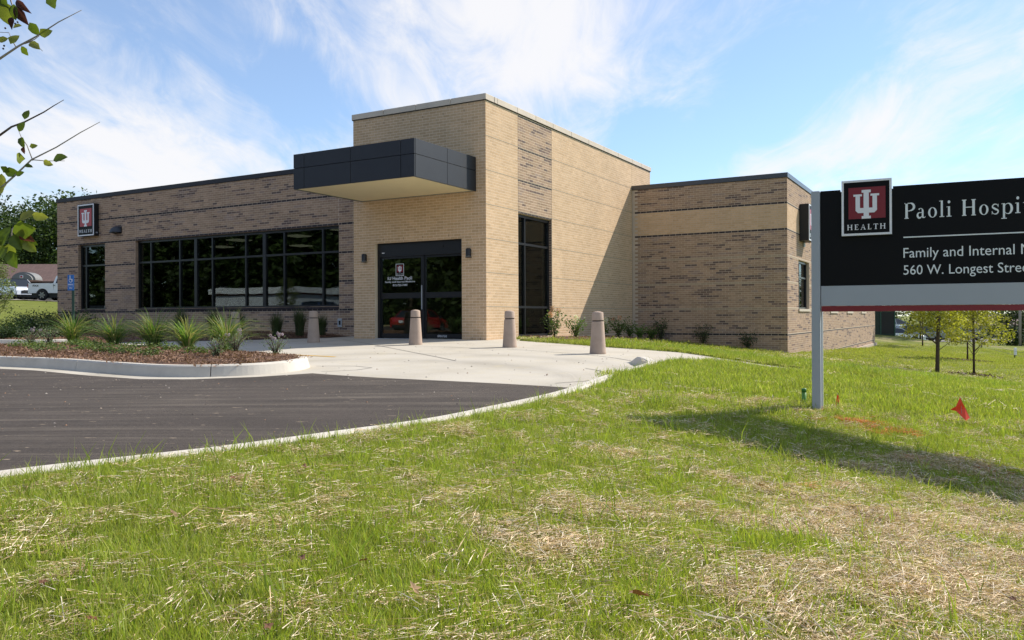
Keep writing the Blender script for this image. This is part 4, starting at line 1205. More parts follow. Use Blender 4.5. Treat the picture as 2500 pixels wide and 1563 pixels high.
# low ground cover patches on the island
gc = [(-9.28, 15.35), (-8.61, 14.82), (-8.3, 15.5), (-7.93, 13.95), (-8.47, 16.0), (-7.31, 13.9), (-7.68, 15.02), (-6.66, 13.35), (-6.16, 12.94), (-6.65, 14.5), (-5.76, 13.5), (-5.47, 12.2), (-4.9, 12.6), (-10.4, 15.0)]
wh = ['nearest the left frame edge', 'second patch from the left', 'behind the second patch', 'at the front left kerb', 'right beside the leftmost grass clump', 'close behind the kerb, left of centre', 'under the second grass clump',
      'in the middle of the front row', 'big patch near the middle of the bed', 'in front of the widest grass clump', 'in front of the fourth grass clump', 'smallest, front right near the kerb', 'at the right before the silver leaved plant', 'far left, cut by the frame']
for i, (x, y) in enumerate(gc):
    t_ = empty('ground_cover_plant', (x, y, izf(x, y)), label='low spreading juniper patch on the mulch, ' + wh[i], cat='ground cover', group='low evergreen patches on the mulch island')
    k = 260; a_ = r_.random(k) * 6.28; rr = r_.random(k) ** .6; wx = .28 if i != 11 else .2
    lob = 1 + .35 * np.sin(3 * a_ + i) + .2 * np.sin(5 * a_ + 2 * i)
    c = np.stack([wx * rr * lob * np.cos(a_), wx * .7 * rr * lob * np.sin(a_), .02 + .17 * r_.random(k) * (1 - rr * .6)], 1)
    V, F, C_ = leaf_quads(c, .045, r_, 2.0, col=((.06, .10, .025), (.19, .25, .07))); np_mesh('foliage', V, F, M_leaf, C_, parent=t_)
    mb = MB()
    for q in range(6): mb.tube([(0, 0, 0), (.3 * math.cos(q), .2 * math.sin(q), .05)], [.006, .003], 4)
    mb.build('stem', M_bark, t_)
LAV = ((.42, .33, .48), (.55, .45, .58))
for (x, y, w_, h_, lab, fl) in [(-4.28, 11.75, .38, .34, 'silvery green herb at the kerb in front of the tall spiky grass', 0), (-4.5, 13.2, .5, .36, 'silvery herb with lilac flowers beside the tall spiky grass', 5), (-3.72, 12.75, .42, .38, 'small lilac flowering herb alone at the right end of the island', 9), (-9.2, 16.1, .55, .36, 'silvery green herb at the left behind the juniper patches', 0), (-9.95, 16.75, .6, .34, 'lilac flowering herb left of the leftmost grass clump', 6), (-10.9, 16.2, .4, .25, 'small pale herb at the left frame edge', 0)]:
    shrub(x, y, izf(x, y), w_, h_, 420, .028, PGR, lab, cat='herb', name='flowering_herb', r_=r_, stems=16, flowers=(fl, .018, LAV) if fl else None, low=.05)
# dark shrubs on the far left bed
for i, (x, y, w_, h_) in enumerate([(-14.3, 23.2, 1.3, .34), (-15.2, 25.6, 1.1, .56), (-13.3, 23.3, 1.1, .42), (-14.2, 25.4, 1.15, .60), (-12.9, 24.2, 1.2, .50), (-12.1, 21.5, .8, .22), (-13.2, 21.4, .8, .18)]):
    shrub(x, y, float(bed_z(np.array([x]), np.array([y]))[0]), w_, h_, 3000, .055, DGR if i in (1, 3, 4) else ((.02, .045, .012), (.06, .10, .03)), ['round dark green shrub low at the far left, before the lawn', 'dark reddish bushy shrub behind the low round one, far left', 'fine leaved green shrub right of the low round one', 'tallest bushy shrub against the left end of the building',
        'dark shrub touching the building corner', 'low spreading plant behind the short kerb strip', 'low pale plant at the end of the short kerb strip'][i], r_=r_, stems=16, group='shrubs in the far left bed')


# ---- trees
def tree(x, y, z, h, cw, lab, r_, n=7000, leaf=.28, col=((.025, .045, .012), (.075, .12, .03)), trunk=.25, crown0=.25, blobs=26, name='tree', group=None, shape='round', m=None, lean=0.0, limbs=10, gap=.5):
    t_ = empty(name, (x, y, z), label=lab, cat='tree', group=group)
    mb = MB(); tp = [(0, 0, -.3), (lean * .2, 0, h * .25), (lean * .6, .01 * h, h * .55), (lean, 0, h * .88)]
    mb.tube(tp, [trunk * 1.15, trunk * .85, trunk * .55, trunk * .12], 9); mb.build('trunk', M_bark, t_)
    lb = MB(); B = []
    for i in range(blobs):
        t = (i + .5) / blobs; zz = h * (crown0 + (1 - crown0) * t) * .97
        if shape == 'cone': rad = cw / 2 * (1 - t) ** .75 * (.55 + .6 * r_.random()) + .06 * cw
        else: rad = cw / 2 * math.sqrt(max(.05, 1 - (2 * t - .85) ** 2 * .75)) * (.35 + .65 * r_.random())
        an = i * 2.399 + r_.random(); c = np.array([rad * math.cos(an) + lean * t, rad * math.sin(an), zz]); B.append((c, cw * (.19 if shape == 'cone' else .16) * (.7 + .6 * r_.random())))
        if i % max(1, blobs // limbs) == 0: lb.tube([(lean * t * .6, 0, max(h * crown0 * .6, zz - rad * .7)), tuple(c * np.array([.5, .5, 1]) - np.array([0, 0, rad * .2])), tuple(c)], [trunk * (.35 if shape != 'cone' else .22), trunk * .12, .004 if shape == 'cone' else .012], 5)
    lb.build('limb', M_bark, t_)
    per = n // blobs; pts = []
    for c, s in B:
        u = r_.normal(size=(per, 3)); u /= np.linalg.norm(u, axis=1)[:, None]; rr = s * (1 - gap * .5 * r_.random(per) ** 2) * (.75 + .5 * r_.random(per))
        q = c + u * rr[:, None] * np.array([1.15, 1.15, .8 if shape != 'cone' else .45]); pts.append(q)
    V, F, C_ = leaf_quads(np.concatenate(pts), leaf, r_, 1.5, col=col); np_mesh('crown', V, F, m or M_leaf, C_, parent=t_)
    return t_


r_ = np.random.default_rng(5)
TD = ((.022, .042, .010), (.075, .115, .028))
tree(-52, 96, 2.6, 10.8, 17, 'big dark tree behind the brown roofed house, far left', r_, 34000, .38, TD, .35, .1, 46, group='trees behind the brown roof')
tree(-66, 100, 2.8, 12, 16, 'dark tree cut by the left frame edge behind the house', r_, 20000, .40, TD, .35, .1, 34, group='trees behind the brown roof')
tree(-58, 88, 2.5, 5.6, 12, 'lower bright green tree in front of the big dark one', r_, 20000, .28, ((.035, .065, .012), (.10, .16, .035)), .25, .05, 30, group='trees behind the brown roof')
tree(-46, 90, 2.4, 5.4, 11, 'mid green tree beside the building edge behind the house', r_, 18000, .28, ((.035, .065, .012), (.10, .16, .035)), .25, .05, 30, group='trees behind the brown roof')
YG = ((.25, .26, .035), (.54, .50, .09))
tree(10.66, 20.34, gz(10.66, 20.34), 3.6, 1.15, 'young yellow green tree with thick dark trunk behind the sign, left of the pair', r_, 11500, .055, YG, .05, .27, 90, shape='cone', m=M_needle, lean=.12, group='young yellow green trees behind the sign', limbs=30)
tree(12.36, 21.7, gz(12.36, 21.7), 3.6, 1.25, 'young yellow green tree with slim trunk, right of the pair behind the sign', r_, 11500, .055, YG, .04, .25, 90, shape='cone', m=M_needle, group='young yellow green trees behind the sign', limbs=40)
tree(16.73, 29.78, gz(16.73, 29.78), 3.6, 1.1, 'slim young tree further back between the pair of yellow green trees', r_, 6000, .07, YG, .04, .36, 50, shape='cone', m=M_needle, group='young yellow green trees behind the sign', limbs=30)
tree(23.8, 47, gz(23.8, 47), 3.9, 2.2, 'small pale leaved tree beside the green utility cabinet', r_, 2200, .10, ((.16, .20, .04), (.34, .38, .10)), .05, .48, 30, group='young yellow green trees behind the sign')
tree(27.2, 54, gz(27.2, 54), 4.6, 4.2, 'dense olive tree behind the grey minivan', r_, 8000, .12, ((.07, .09, .02), (.17, .19, .05)), .08, .42, 36)
tree(-14.15, 22.3, float(P(-14.15, 22.3)), 2.2, .8, 'slim light green sapling at the left frame edge', r_, 3600, .045, ((.16, .21, .06), (.30, .36, .14)), .022, .40, 40, name='sapling', limbs=26)
tree(38.5, 62, gz(38.5, 62), 2.9, 3.8, 'rounded dark bush beyond the lawn at right', r_, 6000, .16, ((.03, .055, .015), (.11, .16, .04)), .08, .0, 34, name='bush')
for i, (x, y, h, cw) in enumerate([(62, 112, 8, 12), (52, 120, 9, 12), (74, 108, 8, 12), (44, 128, 8, 12), (84, 118, 9, 14)]):
    tree(x, y, -3, h, cw, ['dark tree behind the far grey roof', 'dark tree far behind the grey minivan', 'dark tree at the right frame edge, far off', 'dark tree far behind the utility cabinet', 'distant dark tree beyond the right frame edge'][i], r_, 5000, .4, TD, .3, .02, 26, group='distant trees at right')
for (x, y) in ((16.73, 29.78), (12.36, 21.7)):
    k = 260; a_ = r_.random(k) * 6.28; rr = r_.random(k) ** .5 * (.85 if y > 25 else .7); c = np.stack([x + rr * np.cos(a_), y + rr * np.sin(a_) * 1.0, 0 * a_], 1); c[:, 2] = ground_z(c[:, 0], c[:, 1]) + .03 + .03 * (1 - rr)
    V, F, C_ = leaf_quads(c, .11, r_, 2.2, col=((.10, .06, .04), (.20, .13, .09)), up=3); np_mesh('mulch_ring', V, F, M_straw, C_, kind='stuff', label='brown mulch ring around a young tree trunk')

# ---- near tree at the left: branches reach into the frame
def leaf_mesh(L_, W_, col, fold=.25, curl=.2, seed=0):
    r2 = np.random.default_rng(seed); V = []; F = []; n = 6
    prof = [0, .62, .95, 1.0, .82, .5, .0]
    for i in range(n + 1):
        t = i / n; w_ = W_ / 2 * prof[i] * (1 + .08 * r2.normal()); x = L_ * t; z = -curl * L_ * t * t
        V += [(x, -w_, z + fold * w_), (x, 0, z), (x, w_ * (1 + .05 * r2.normal()), z + fold * w_)]
        if i: o = 3 * i; F += [(o - 3, o - 2, o + 1, o), (o - 2, o - 1, o + 2, o + 1)]
    return np_mesh('leaf', np.array(V), np.array(F), M_bigleaf, np.array([col] * len(F)) * (.9 + .2 * r2.random((len(F), 1))), smooth=True, only_mesh=True)


M_bigleaf = foliage('broad_leaf', (1, 1, 1), .45, .35, .15)
LC = [(.13, .17, .025), (.10, .14, .02), (.18, .20, .04), (.22, .22, .06), (.085, .12, .02)]
leafm = [leaf_mesh(.070, .046, LC[i % 5], .15 + .12 * i, .1 + .1 * (i % 3), i) for i in range(5)] + [leaf_mesh(.07, .045, (.12, .03, .012), .5, .4, 9), leaf_mesh(.06, .03, (.06, .02, .03), .9, .6, 10)]
nt = empty('pear_tree', (-3.45, 2.75, gz(-3.45, 2.75)), label='near tree at the left whose leafy twigs reach into the frame', cat='tree')
NO = Vector((-3.45, 2.75, gz(-3.45, 2.75)))
def up3(u, v, Y):
    a_, b_ = u - 1250, v - 772.74; c, s = math.cos(R(-.2421)), math.sin(R(-.2421)); return Vector(((a_ * c + b_ * s) / 1978.86 * Y, Y, .5596 - (-a_ * s + b_ * c) / 1978.86 * Y)) - NO
MB().tube([(0, 0, -.1), (.03, .02, .8), (.0, .05, 1.7), (-.05, .1, 2.9)], [.07, .055, .04, .02], 10).build('trunk', M_barkg, nt)
TW = {'a': [(-260, 230), (0, 143), (45, 113), (89, 89), (143, 54), (199, 25)], 'b': [(-260, 420), (0, 330), (28, 310), (60, 298), (107, 274), (132, 258), (156, 244)],
      'c': [(-260, 620), (-20, 480), (0, 461), (36, 429), (77, 390), (137, 360), (196, 324), (244, 298)], 'c2': [(80, 392), (66, 355), (52, 335), (45, 318)], 'c3': [(77, 390), (110, 393), (158, 393)],
      'd': [(-220, 680), (0, 621), (18, 605), (27, 583), (29, 560), (40, 549)], 'e': [(-200, -40), (-60, -60), (20, -20), (32, 20), (34, 55)], 'f': [(-60, -60), (120, -30)], 'a2': [(40, 117), (28, 95), (22, 80), (0, 79)], 'a3': [(60, 107), (80, 101), (104, 125)],
      'a4': [(66, 105), (85, 96), (96, 88)]}
YB = {'a': 3.55, 'b': 3.7, 'c': 3.5, 'c2': 3.5, 'c3': 3.5, 'd': 3.3, 'e': 3.2, 'f': 3.2, 'a2': 3.55, 'a3': 3.55, 'a4': 3.55}
br = {}
for k, pth in TW.items():
    pts = [up3(u, v, YB[k]) for u, v in pth]
    if k in 'abcde':
        pts = [Vector((0, .04, max(.6, pts[0].z * .72)))] + pts
        rad = [.014, .0065] + list(np.linspace(.0052, .0013, len(pts) - 2))
    else: rad = list(np.linspace(.0024, .0011, len(pts)))
    br[k] = MB().tube(pts, rad, 6).build('branch', M_barkg if k != 'b' else M_bark, nt)
LV = [('f', 118, -12, 295, .95), ('a', 72, 55, 300, 1.0, 1), ('a', 96, 86, 20, .9), ('a', 32, 68, 10, .7), ('a', 25, 108, 60, .9, 2), ('a', 52, 113, -60, .75), ('a', 72, 105, -30, .95, 3), ('a', 0, 79, 175, .9), ('a', -6, 100, 20, .7),
      ('e', 4, 0, -80, 1.5, 2), ('e', -8, -25, -60, 1.4, 1), ('e', 34, 10, -90, 1.0), ('e', 36, 14, -65, 1.4, 6), ('e', 40, 0, -50, 1.1, 6), ('e', 30, 42, -95, .8, 6),
      ('b', 60, 292, 75, .8, 1), ('b', 0, 296, 165, .6), ('c2', 46, 322, 60, .8, 1), ('c2', 52, 335, -75, .8, 4), ('c2', 60, 358, 245, .7, 6), ('c2', 72, 358, 10, .5, 2), ('c3', 130, 391, 15, 1.05), ('c3', 106, 393, -25, .75, 3), ('c', 62, 388, 170, 1.1, 2),
      ('c', 60, 405, -5, .55), ('c', 24, 420, 150, .7), ('c', 10, 418, -10, 1.0), ('c', 4, 424, 265, 1.1, 3), ('c', 8, 455, 250, .55, 3), ('c', 40, 428, 20, .6),
      ('d', 48, 538, 30, 1.2, 3), ('d', 78, 525, -10, 1.0, 3), ('d', 30, 566, 5, 1.7, 0), ('d', 46, 574, -15, 1.0, 5), ('d', 72, 565, 185, .8, 5), ('d', -5, 573, 165, 1.5, 1), ('d', 30, 575, -55, 1.2, 4), ('d', 27, 590, -90, 1.2, 2), ('d', 44, 580, -25, 1.2, 1), ('d', 20, 602, 220, 1.3, 0), ('d', 22, 612, -65, 1.3, 1), ('d', 10, 590, 200, 1.2, 3), ('d', 55, 590, -40, 1.0, 2), ('d', 0, 600, 60, 1.4, 4)]
for i, L_ in enumerate(LV):
    k, u, v, ang, sc_ = L_[:5]; vi = L_[5] if len(L_) > 5 else i % 5
    o = link('leaf', leafm[vi], br[k], up3(u, v, YB[k] - .01)); an = R(ang)
    X_ = Vector((math.cos(an), .25 * math.sin(i * 1.7), math.sin(an))).normalized(); Z_ = Vector((.2 * math.sin(i), -1 + .0, .5 * math.cos(i * 2.1))); Y_ = Z_.cross(X_).normalized(); Z_ = X_.cross(Y_)
    o.rotation_euler = Matrix((X_, Y_, Z_)).transposed().to_euler(); o.scale = (sc_ * .88,) * 3
bm_ = MB().lathe([(.001, -.0045), (.004, -.002), (.0045, .001), (.002, .004)], 8).mesh('berry', mat('berry_dark', (.03, .012, .03), .3))
for u, v in ((43, 54), (37, 58), (16, 33), (8, 38), (50, 8), (13, 69), (10, 112), (8, 119)): link('berry', bm_, br['a'], up3(u, v, 3.5))

# ---- accessible parking sign
p = Vector((-10.25, 19.25, 0)); uu = (173.5 - 1250) / 1978.86; p.y = 19.4; p.x = uu * p.y
t_ = empty('parking_sign', (p.x, p.y, float(P(p.x, p.y))), R(12), label='blue wheelchair parking sign on a dark green post before the left window', cat='sign')
zt = .5596 + (777 - 671) / 1978.86 * p.y - t_.location.z; zb = .5596 + (777 - 709) / 1978.86 * p.y - t_.location.z
MB().bevbox(.015, .07, 0, .03, -.1, zb + .25, .004).build('post', mat('dark_green_steel', (.012, .045, .03), .5), t_)
M_blue = mat('sign_blue', (.02, .13, .42), .4)
MB().bevbox(-.072, .072, -.012, -.001, zb, zt, .004).build('plate', M_blue, t_)
mb = MB(); hh = zt - zb
mb.tube([(.052 * math.cos(R(a_)) * .7, -.0145, zb + hh * .66 + .052 * math.sin(R(a_)) * 1.0) for a_ in range(150, 400, 20)], .006, 5)
mb.box(-.022, -.008, -.016, -.0125, zb + hh * .70, zb + hh * .88).box(-.008, .03, -.0163, -.0125, zb + hh * .70, zb + hh * .735).box(.018, .03, -.0158, -.0125, zb + hh * .60, zb + hh * .70).box(-.025, -.005, -.0166, -.0125, zb + hh * .90, zb + hh * .945)
mb.build('wheelchair_symbol', M_white, t_)
sans_text('lettering', 'PARKING', -.055, zb + hh * .35, .028, .11, -.0125, M_white, t_, bold=.02); sans_text('lettering', 'ONLY', -.035, zb + hh * .12, .028, .07, -.0125, M_white, t_, bold=.02)
MB().box(-.066, .066, -.0135, -.0125, zb + hh * .28, zb + hh * .29).build('rule', M_white, t_)

# ---- marker flags, green pipe
M_flag = mat('flag_orange', (.85, .055, .012), .6)
def flag(x, y, lab, pts, faces, wire):
    t_ = empty('marker_flag', (x, y, gz(x, y)), label=lab, cat='marker flag', group='orange utility marker flags in the grass')
    MB().tube([(0, 0, -.02), wire], .0014, 5).build('wire', mat('wire', (.3, .3, .3), .4), t_)
    V = pts + [(a_, b_ + .0012, c) for a_, b_, c in pts]; n = len(pts); F = faces + [tuple(n + i for i in f[::-1]) for f in faces]
    MB().add(V, F).build('pennant', M_flag, t_)
flag(3.92, 7.06, 'larger crumpled orange marker flag in the grass below the sign', [(-.02, 0, .245), (-.062, -.01, .165), (-.10, .015, .135), (-.055, .0, .125), (.02, -.02, .04), (.07, .01, .065), (.035, .02, .15), (-.005, -.01, .20)], [(0, 1, 3, 7), (1, 2, 3), (7, 3, 6), (3, 4, 5, 6)], (-.015, 0, .25))
flag(2.98, 7.40, 'small narrow orange marker flag right of the sign post', [(-.012, 0, .125), (-.03, .01, .01), (-.008, -.005, .005), (.018, .01, .012), (.0, -.01, .10)], [(0, 1, 2, 4), (4, 2, 3)], (-.012, 0, .13))
pp = (2.685 - .015, 7.42); t_ = empty('marker_pipe', (pp[0] + .0, pp[1], gz(*pp)), label='short green capped pipe beside the grey sign post', cat='pipe')
M_pipe = mat('pipe_green', (.10, .26, .04), .45); MB().lathe([(.020, -.05), (.020, .115)], 16).build('pipe', M_pipe, t_); MB().lathe([(.022, .1155), (.022, .142), (.018, .147)], 16).build('cap', mat('pipe_cap', (.03, .16, .03), .4), t_)

# ------------------------------------------------------------------ vehicles
M_tyre = mat('tyre', (.012, .012, .013), .8); M_rim = mat('rim', (.42, .43, .45), .3, metal=.8); M_cglass = mat('car_glass', (.01, .013, .016), .05, spec=.8)
M_trim = mat('car_trim', (.012, .012, .013), .5); M_tail = mat('tail_light', (.30, .01, .01), .15); M_head = mat('head_light', (.7, .72, .75), .1)
def paint(name, c, metal=0.0): return mat(name, c, .28, metal=metal, spec=.5, coat=1.0)


def vehicle(name, lab, cat, loc, rz, col, kind='sedan', group=None, decal=None):
    """front towards local +x; profile cut along the side, sides curved inward above the belt line"""
    t_ = empty(name, loc, rz, label=lab, cat=cat, group=group)
    D = {'sedan': dict(L=4.6, w=.89, belt=.92, top=1.45, body=[(-2.3, .35), (-2.32, .72), (-2.2, .98), (-1.6, 1.02), (1.0, .98), (1.9, .86), (2.25, .68), (2.3, .35)], gh=[(-1.75, 1.0), (-1.0, 1.42), (-.2, 1.47), (.35, 1.40), (1.15, .97)], wx=(-1.42, 1.42), wr=.33, cut=.40),
         'suv': dict(L=4.8, w=.95, belt=1.08, top=1.75, body=[(-2.4, .40), (-2.42, .9), (-2.3, 1.12), (.95, 1.10), (1.7, 1.08), (2.25, .98), (2.42, .75), (2.42, .40)], gh=[(-2.28, 1.10), (-2.0, 1.66), (-1.2, 1.76), (.2, 1.74), (1.15, 1.09)], wx=(-1.45, 1.48), wr=.37, cut=.45),
         'van': dict(L=5.0, w=.96, belt=1.05, top=1.75, body=[(-2.5, .38), (-2.52, .9), (-2.4, 1.10), (1.2, 1.05), (2.0, .95), (2.42, .70), (2.48, .38)], gh=[(-2.38, 1.08), (-2.15, 1.62), (-1.5, 1.75), (.1, 1.72), (1.75, 1.0)], wx=(-1.5, 1.5), wr=.34, cut=.41),
         'pickup': dict(L=5.9, w=.99, belt=1.28, top=1.93, body=[(-2.95, .55), (-2.97, .8), (-2.95, 1.30), (-.95, 1.31), (1.35, 1.28), (2.4, 1.24), (2.82, 1.12), (2.9, .6)], gh=[(-.95, 1.30), (-.80, 1.86), (-.2, 1.93), (.6, 1.90), (1.45, 1.27)], wx=(-1.85, 1.80), wr=.41, cut=.50)}[kind]
    w = D['w']; prof = D['body']; zb = prof[0][1]
    bottom = []
    for wx in reversed(D['wx']):
        bottom += [(wx + D['cut'] * math.cos(R(a_)), max(zb, D['wr'] + D['cut'] * math.sin(R(a_)))) for a_ in range(0, 181, 15)]
    poly = prof + [p for p in bottom]
    def side(z): return w * (1 - .05 * max(0, (z - .6)) - .10 * max(0, .55 - z))
    def lens(poly, f, m, nm, mi=0, bev=.05):
        V = []; n = len(poly); cx = sum(p[0] for p in poly) / n; cz = sum(p[1] for p in poly) / n
        rows = [(-1, bev), (-1 + .06, 0), (1 - .06, 0), (1, bev)]
        for s_, inset in rows:
            for x, z in poly:
                k = 1 - inset * .45; V.append((cx + (x - cx) * (k if bev else 1), s_ * f(z), cz + (z - cz) * k))
        F = [tuple(range(n)), tuple(range(4 * n - 1, 3 * n - 1, -1))]
        for r2 in range(3):
            for i in range(n): F.append((r2 * n + i, r2 * n + n + i, r2 * n + n + (i + 1) % n, r2 * n + (i + 1) % n))
        return MB().add(V, F).build(nm, m, t_)
    body = lens(poly, side, col, 'body')
    g = D['gh']; gt = D['top']; bl = D['belt']
    def gs(z): return w * (.93 - .24 * max(0, (z - bl)))
    lens(g, gs, M_cglass, 'window', bev=0.02)
    # roof skin and pillars over the glass
    mb = MB(); top = [p for p in g if p[1] > gt - .16]
    n = len(top); V = [(x, s_ * (gs(z) + .004), z + dz) for s_ in (-1, 1) for dz in (.0, .025) for x, z in top]
    F = [tuple(range(n, 2 * n)) + tuple(range(4 * n - 1, 3 * n - 1, -1)), tuple(range(0, n)) + tuple(range(3 * n - 1, 2 * n - 1, -1))] if False else []
    for i in range(n - 1): F += [(n + i, n + i + 1, 3 * n + i + 1, 3 * n + i), (i, i + 1, n + i + 1, n + i), (2 * n + i, 2 * n + i + 1, 3 * n + i + 1, 3 * n + i), (i, i + 1, 2 * n + i + 1, 2 * n + i)]
    mb.add(V, F)
    def pillar(x0, z0, x1, z1, wd=.05):
        for s_ in (-1, 1):
            y0, y1 = s_ * (gs(z0) + .006), s_ * (gs(z1) + .006)
            mb.add([(x0 - wd, y0, z0), (x0 + wd, y0, z0), (x1 + wd, y1, z1), (x1 - wd, y1, z1), (x0 - wd, y0 * .96, z0), (x0 + wd, y0 * .96, z0), (x1 + wd, y1 * .96, z1), (x1 - wd, y1 * .96, z1)], [(0, 1, 2, 3), (7, 6, 5, 4), (0, 4, 5, 1), (2, 6, 7, 3), (1, 5, 6, 2), (3, 7, 4, 0)])
    pillar(g[0][0] + .05, g[0][1], g[1][0] + .05, g[1][1], .08); pillar(g[-1][0] - .03, g[-1][1], g[-2][0], g[-2][1], .035); xm = (g[0][0] + g[-1][0]) / 2; pillar(xm, bl, xm - .05, gt - .05, .04)
    if kind in ('suv', 'van'): pillar(-1.35, bl, -1.35, gt - .03, .05)
    mb.build('roof', col, t_)
    wm = MB(); rm = MB()
    def wheel():
        wr = D['wr']; a_ = MB(); V = []; F = []; prof_ = [(wr * .62, -.11), (wr * .93, -.115), (wr, -.08), (wr, .08), (wr * .93, .115), (wr * .62, .11)]; sg_ = 24
        for r2, yy in prof_:
            for k in range(sg_): V.append((r2 * math.cos(2 * math.pi * k / sg_), yy, r2 * math.sin(2 * math.pi * k / sg_)))
        for i in range(5):
            for k in range(sg_): F.append((i * sg_ + k, i * sg_ + (k + 1) % sg_, (i + 1) * sg_ + (k + 1) % sg_, (i + 1) * sg_ + k))
        ty = a_.add(V, F, smooth=True).mesh('tyre', M_tyre); b_ = MB(); V = [(0, -.09, 0), (0, .09, 0)]; F = []
        b_.add([(wr * .62 * math.cos(2 * math.pi * k / sg_), yy, wr * .62 * math.sin(2 * math.pi * k / sg_)) for yy in (-.07, .07) for k in range(sg_)], [tuple(range(sg_)), tuple(range(2 * sg_ - 1, sg_ - 1, -1))], mi=1)
        for k in range(6):
            an = 2 * math.pi * k / 6; ca, sa = math.cos(an), math.sin(an)
            for yy, ye in ((-.10, -.071), (.10, .071)):
                P4 = [(-sa * .05 + ca * .04, ca * .05 + sa * .04), (sa * .05 + ca * .04, -ca * .05 + sa * .04), (sa * .035 + ca * wr * .64, -ca * .035 + sa * wr * .64), (-sa * .035 + ca * wr * .64, ca * .035 + sa * wr * .64)]
                b_.add([(x, yy, z) for x, z in P4] + [(x, ye, z) for x, z in P4], [(0, 1, 2, 3), (7, 6, 5, 4), (0, 4, 5, 1), (1, 5, 6, 2), (2, 6, 7, 3), (3, 7, 4, 0)])
        rim = b_.mesh('rim', [M_rim, M_trim]); return ty, rim
    ty, rim = wheel()
    for wx in D['wx']:
        for s_ in (-1, 1):
            e_ = link('wheel', ty, t_, (wx, s_ * (w - .12), D['wr'])); link('rim', rim, e_)
    xr, xf = prof[1][0], prof[-1][0]
    for s_ in (-1, 1):
        z = prof[2][1] - .18; yy = s_ * (w - .14)
        MB().bevbox(xr - .03, xr + .14, yy - .09, yy + .10, z - .16, z + .12, .02).build('tail_light', M_tail, t_)
        zf = prof[-2][1] - .02; MB().bevbox(xf - .22, xf + .01, yy - .16, yy + .06, zf - .08, zf + .07, .03).build('headlight', M_head, t_)
        MB().bevbox(g[-1][0] - .35, g[-1][0] - .15, s_ * (w + .1) - .09, s_ * (w + .1) + .09, bl + .02, bl + .18, .03).build('mirror', M_trim, t_)
        mb = MB()
        for x in ([-.05, -1.1, .95] if kind != 'pickup' else [.2, 1.25, -.93]): mb.box(x - .006, x + .006, s_ * side(.9) - .004 * 1, s_ * side(.9) + .004, zb + .12, bl - .03)
        for x in (([.0, -1.0]) if kind != 'pickup' else [.3, -.75]): mb.box(x - .2, x - .06, s_ * (side(.95) + .012) - .012, s_ * (side(.95) + .012) + .012, bl - .16, bl - .12)
        mb.build('door_seam', M_trim, t_)
    MB().bevbox(xf - .06, xf + .03, -w * .6, w * .6, zb + .1, zb + .34, .03).box(xf - .1, xf + .015, -w * .42, w * .42, prof[-2][1] - .12, prof[-2][1] + .02).build('grille', M_trim, t_)
    MB().bevbox(xr - .05, xr + .08, -w * .8, w * .8, zb + .0, zb + .2, .03).build('bumper', M_trim if kind != 'pickup' else M_rim, t_)
    MB().box(xr - .056, xr - .051, -.16, .16, zb + .3, zb + .46).build('licence_plate', M_white, t_)
    MB().box(-D['L'] / 2 + .2, D['L'] / 2 - .2, -w * .8, w * .8, .22, zb + .05).build('underbody', M_trim, t_)
    if kind == 'pickup':
        MB().box(-2.9, -1.0, -w * .86, w * .86, 1.312, 1.34).build('bed_cover', M_trim, t_)
        sans_text('lettering', 'FX4', 0, 0, .14, .44, 0, M_trim, t_, bold=.03).location = (-2.55, -side(1.1) - .012, 1.05)
    return t_


PW = paint('paint_white', (.72, .74, .78)); PS = paint('paint_grey', (.20, .21, .23)); PR = paint('paint_red', (.42, .015, .02)); PB = paint('paint_blue', (.03, .06, .16)); PSil = paint('paint_silver', (.45, .47, .50))
vehicle('pickup_truck', 'white pickup truck, rear half showing left of the building', 'pickup truck', (-33.9, 62.6, 1.93), R(-2), PW, 'pickup')
vehicle('parked_suv', 'white car facing right, parked behind the white pickup tail', 'car', (-41.3, 67.6, 2.10), R(-38), PW, 'suv')
vehicle('parked_minivan', 'dark grey minivan parked behind the young trees under the sign', 'minivan', (43.4, 86.2, gz(43.4, 86.2)), R(-4), PS, 'van')
vehicle('parked_car', 'white car half hidden by the lawn edge left of the grey minivan', 'car', (36.4, 76.5, gz(36.4, 76.5) - .15), R(-22), PW, 'sedan')
vehicle('parked_car', 'grey car right of the minivan, mostly behind the trees', 'car', (51.5, 93, gz(51.5, 93)), R(8), PSil, 'suv')
vehicle('parked_car', 'pale car far behind the grey minivan roof', 'car', (49, 104, gz(49, 104) + .4), R(12), PSil, 'van')
# parked behind the camera, seen mirrored in the glass
def lot(x, y): q = b2w(x, y); return (q[0], q[1], float(P(q[0], q[1])))
RG = 'cars in the lot behind the camera, seen only as reflections'
vehicle('parked_car', 'red car mirrored in the glass entrance doors', 'car', lot(-20.5, -25), R(-128), PR, 'sedan', group=RG)
vehicle('parked_car', 'dark blue truck mirrored in the middle of the ribbon window', 'pickup truck', lot(-27.5, -21), R(-120 + 6), PB, 'pickup', group=RG)
vehicle('parked_car', 'silver car mirrored low in the middle of the ribbon window', 'car', lot(-31.5, -24), R(-112), PSil, 'suv', group=RG)
vehicle('parked_car', 'silver car mirrored in the left part of the ribbon window', 'car', lot(-38.5, -22), R(40), PSil, 'sedan', group=RG)
vehicle('parked_car', 'blue car mirrored at the left end of the ribbon window', 'car', lot(-44, -24), R(-100), PB, 'sedan', group=RG)
vehicle('parked_car', 'silver car mirrored in the narrow left window', 'car', lot(-53, -22), R(20), PSil, 'suv', group=RG)
q = b2w(-46, -46); t_ = empty('warehouse', (q[0], q[1], -.6), -BANG, label='long white shed mirrored in the ribbon window', cat='building')
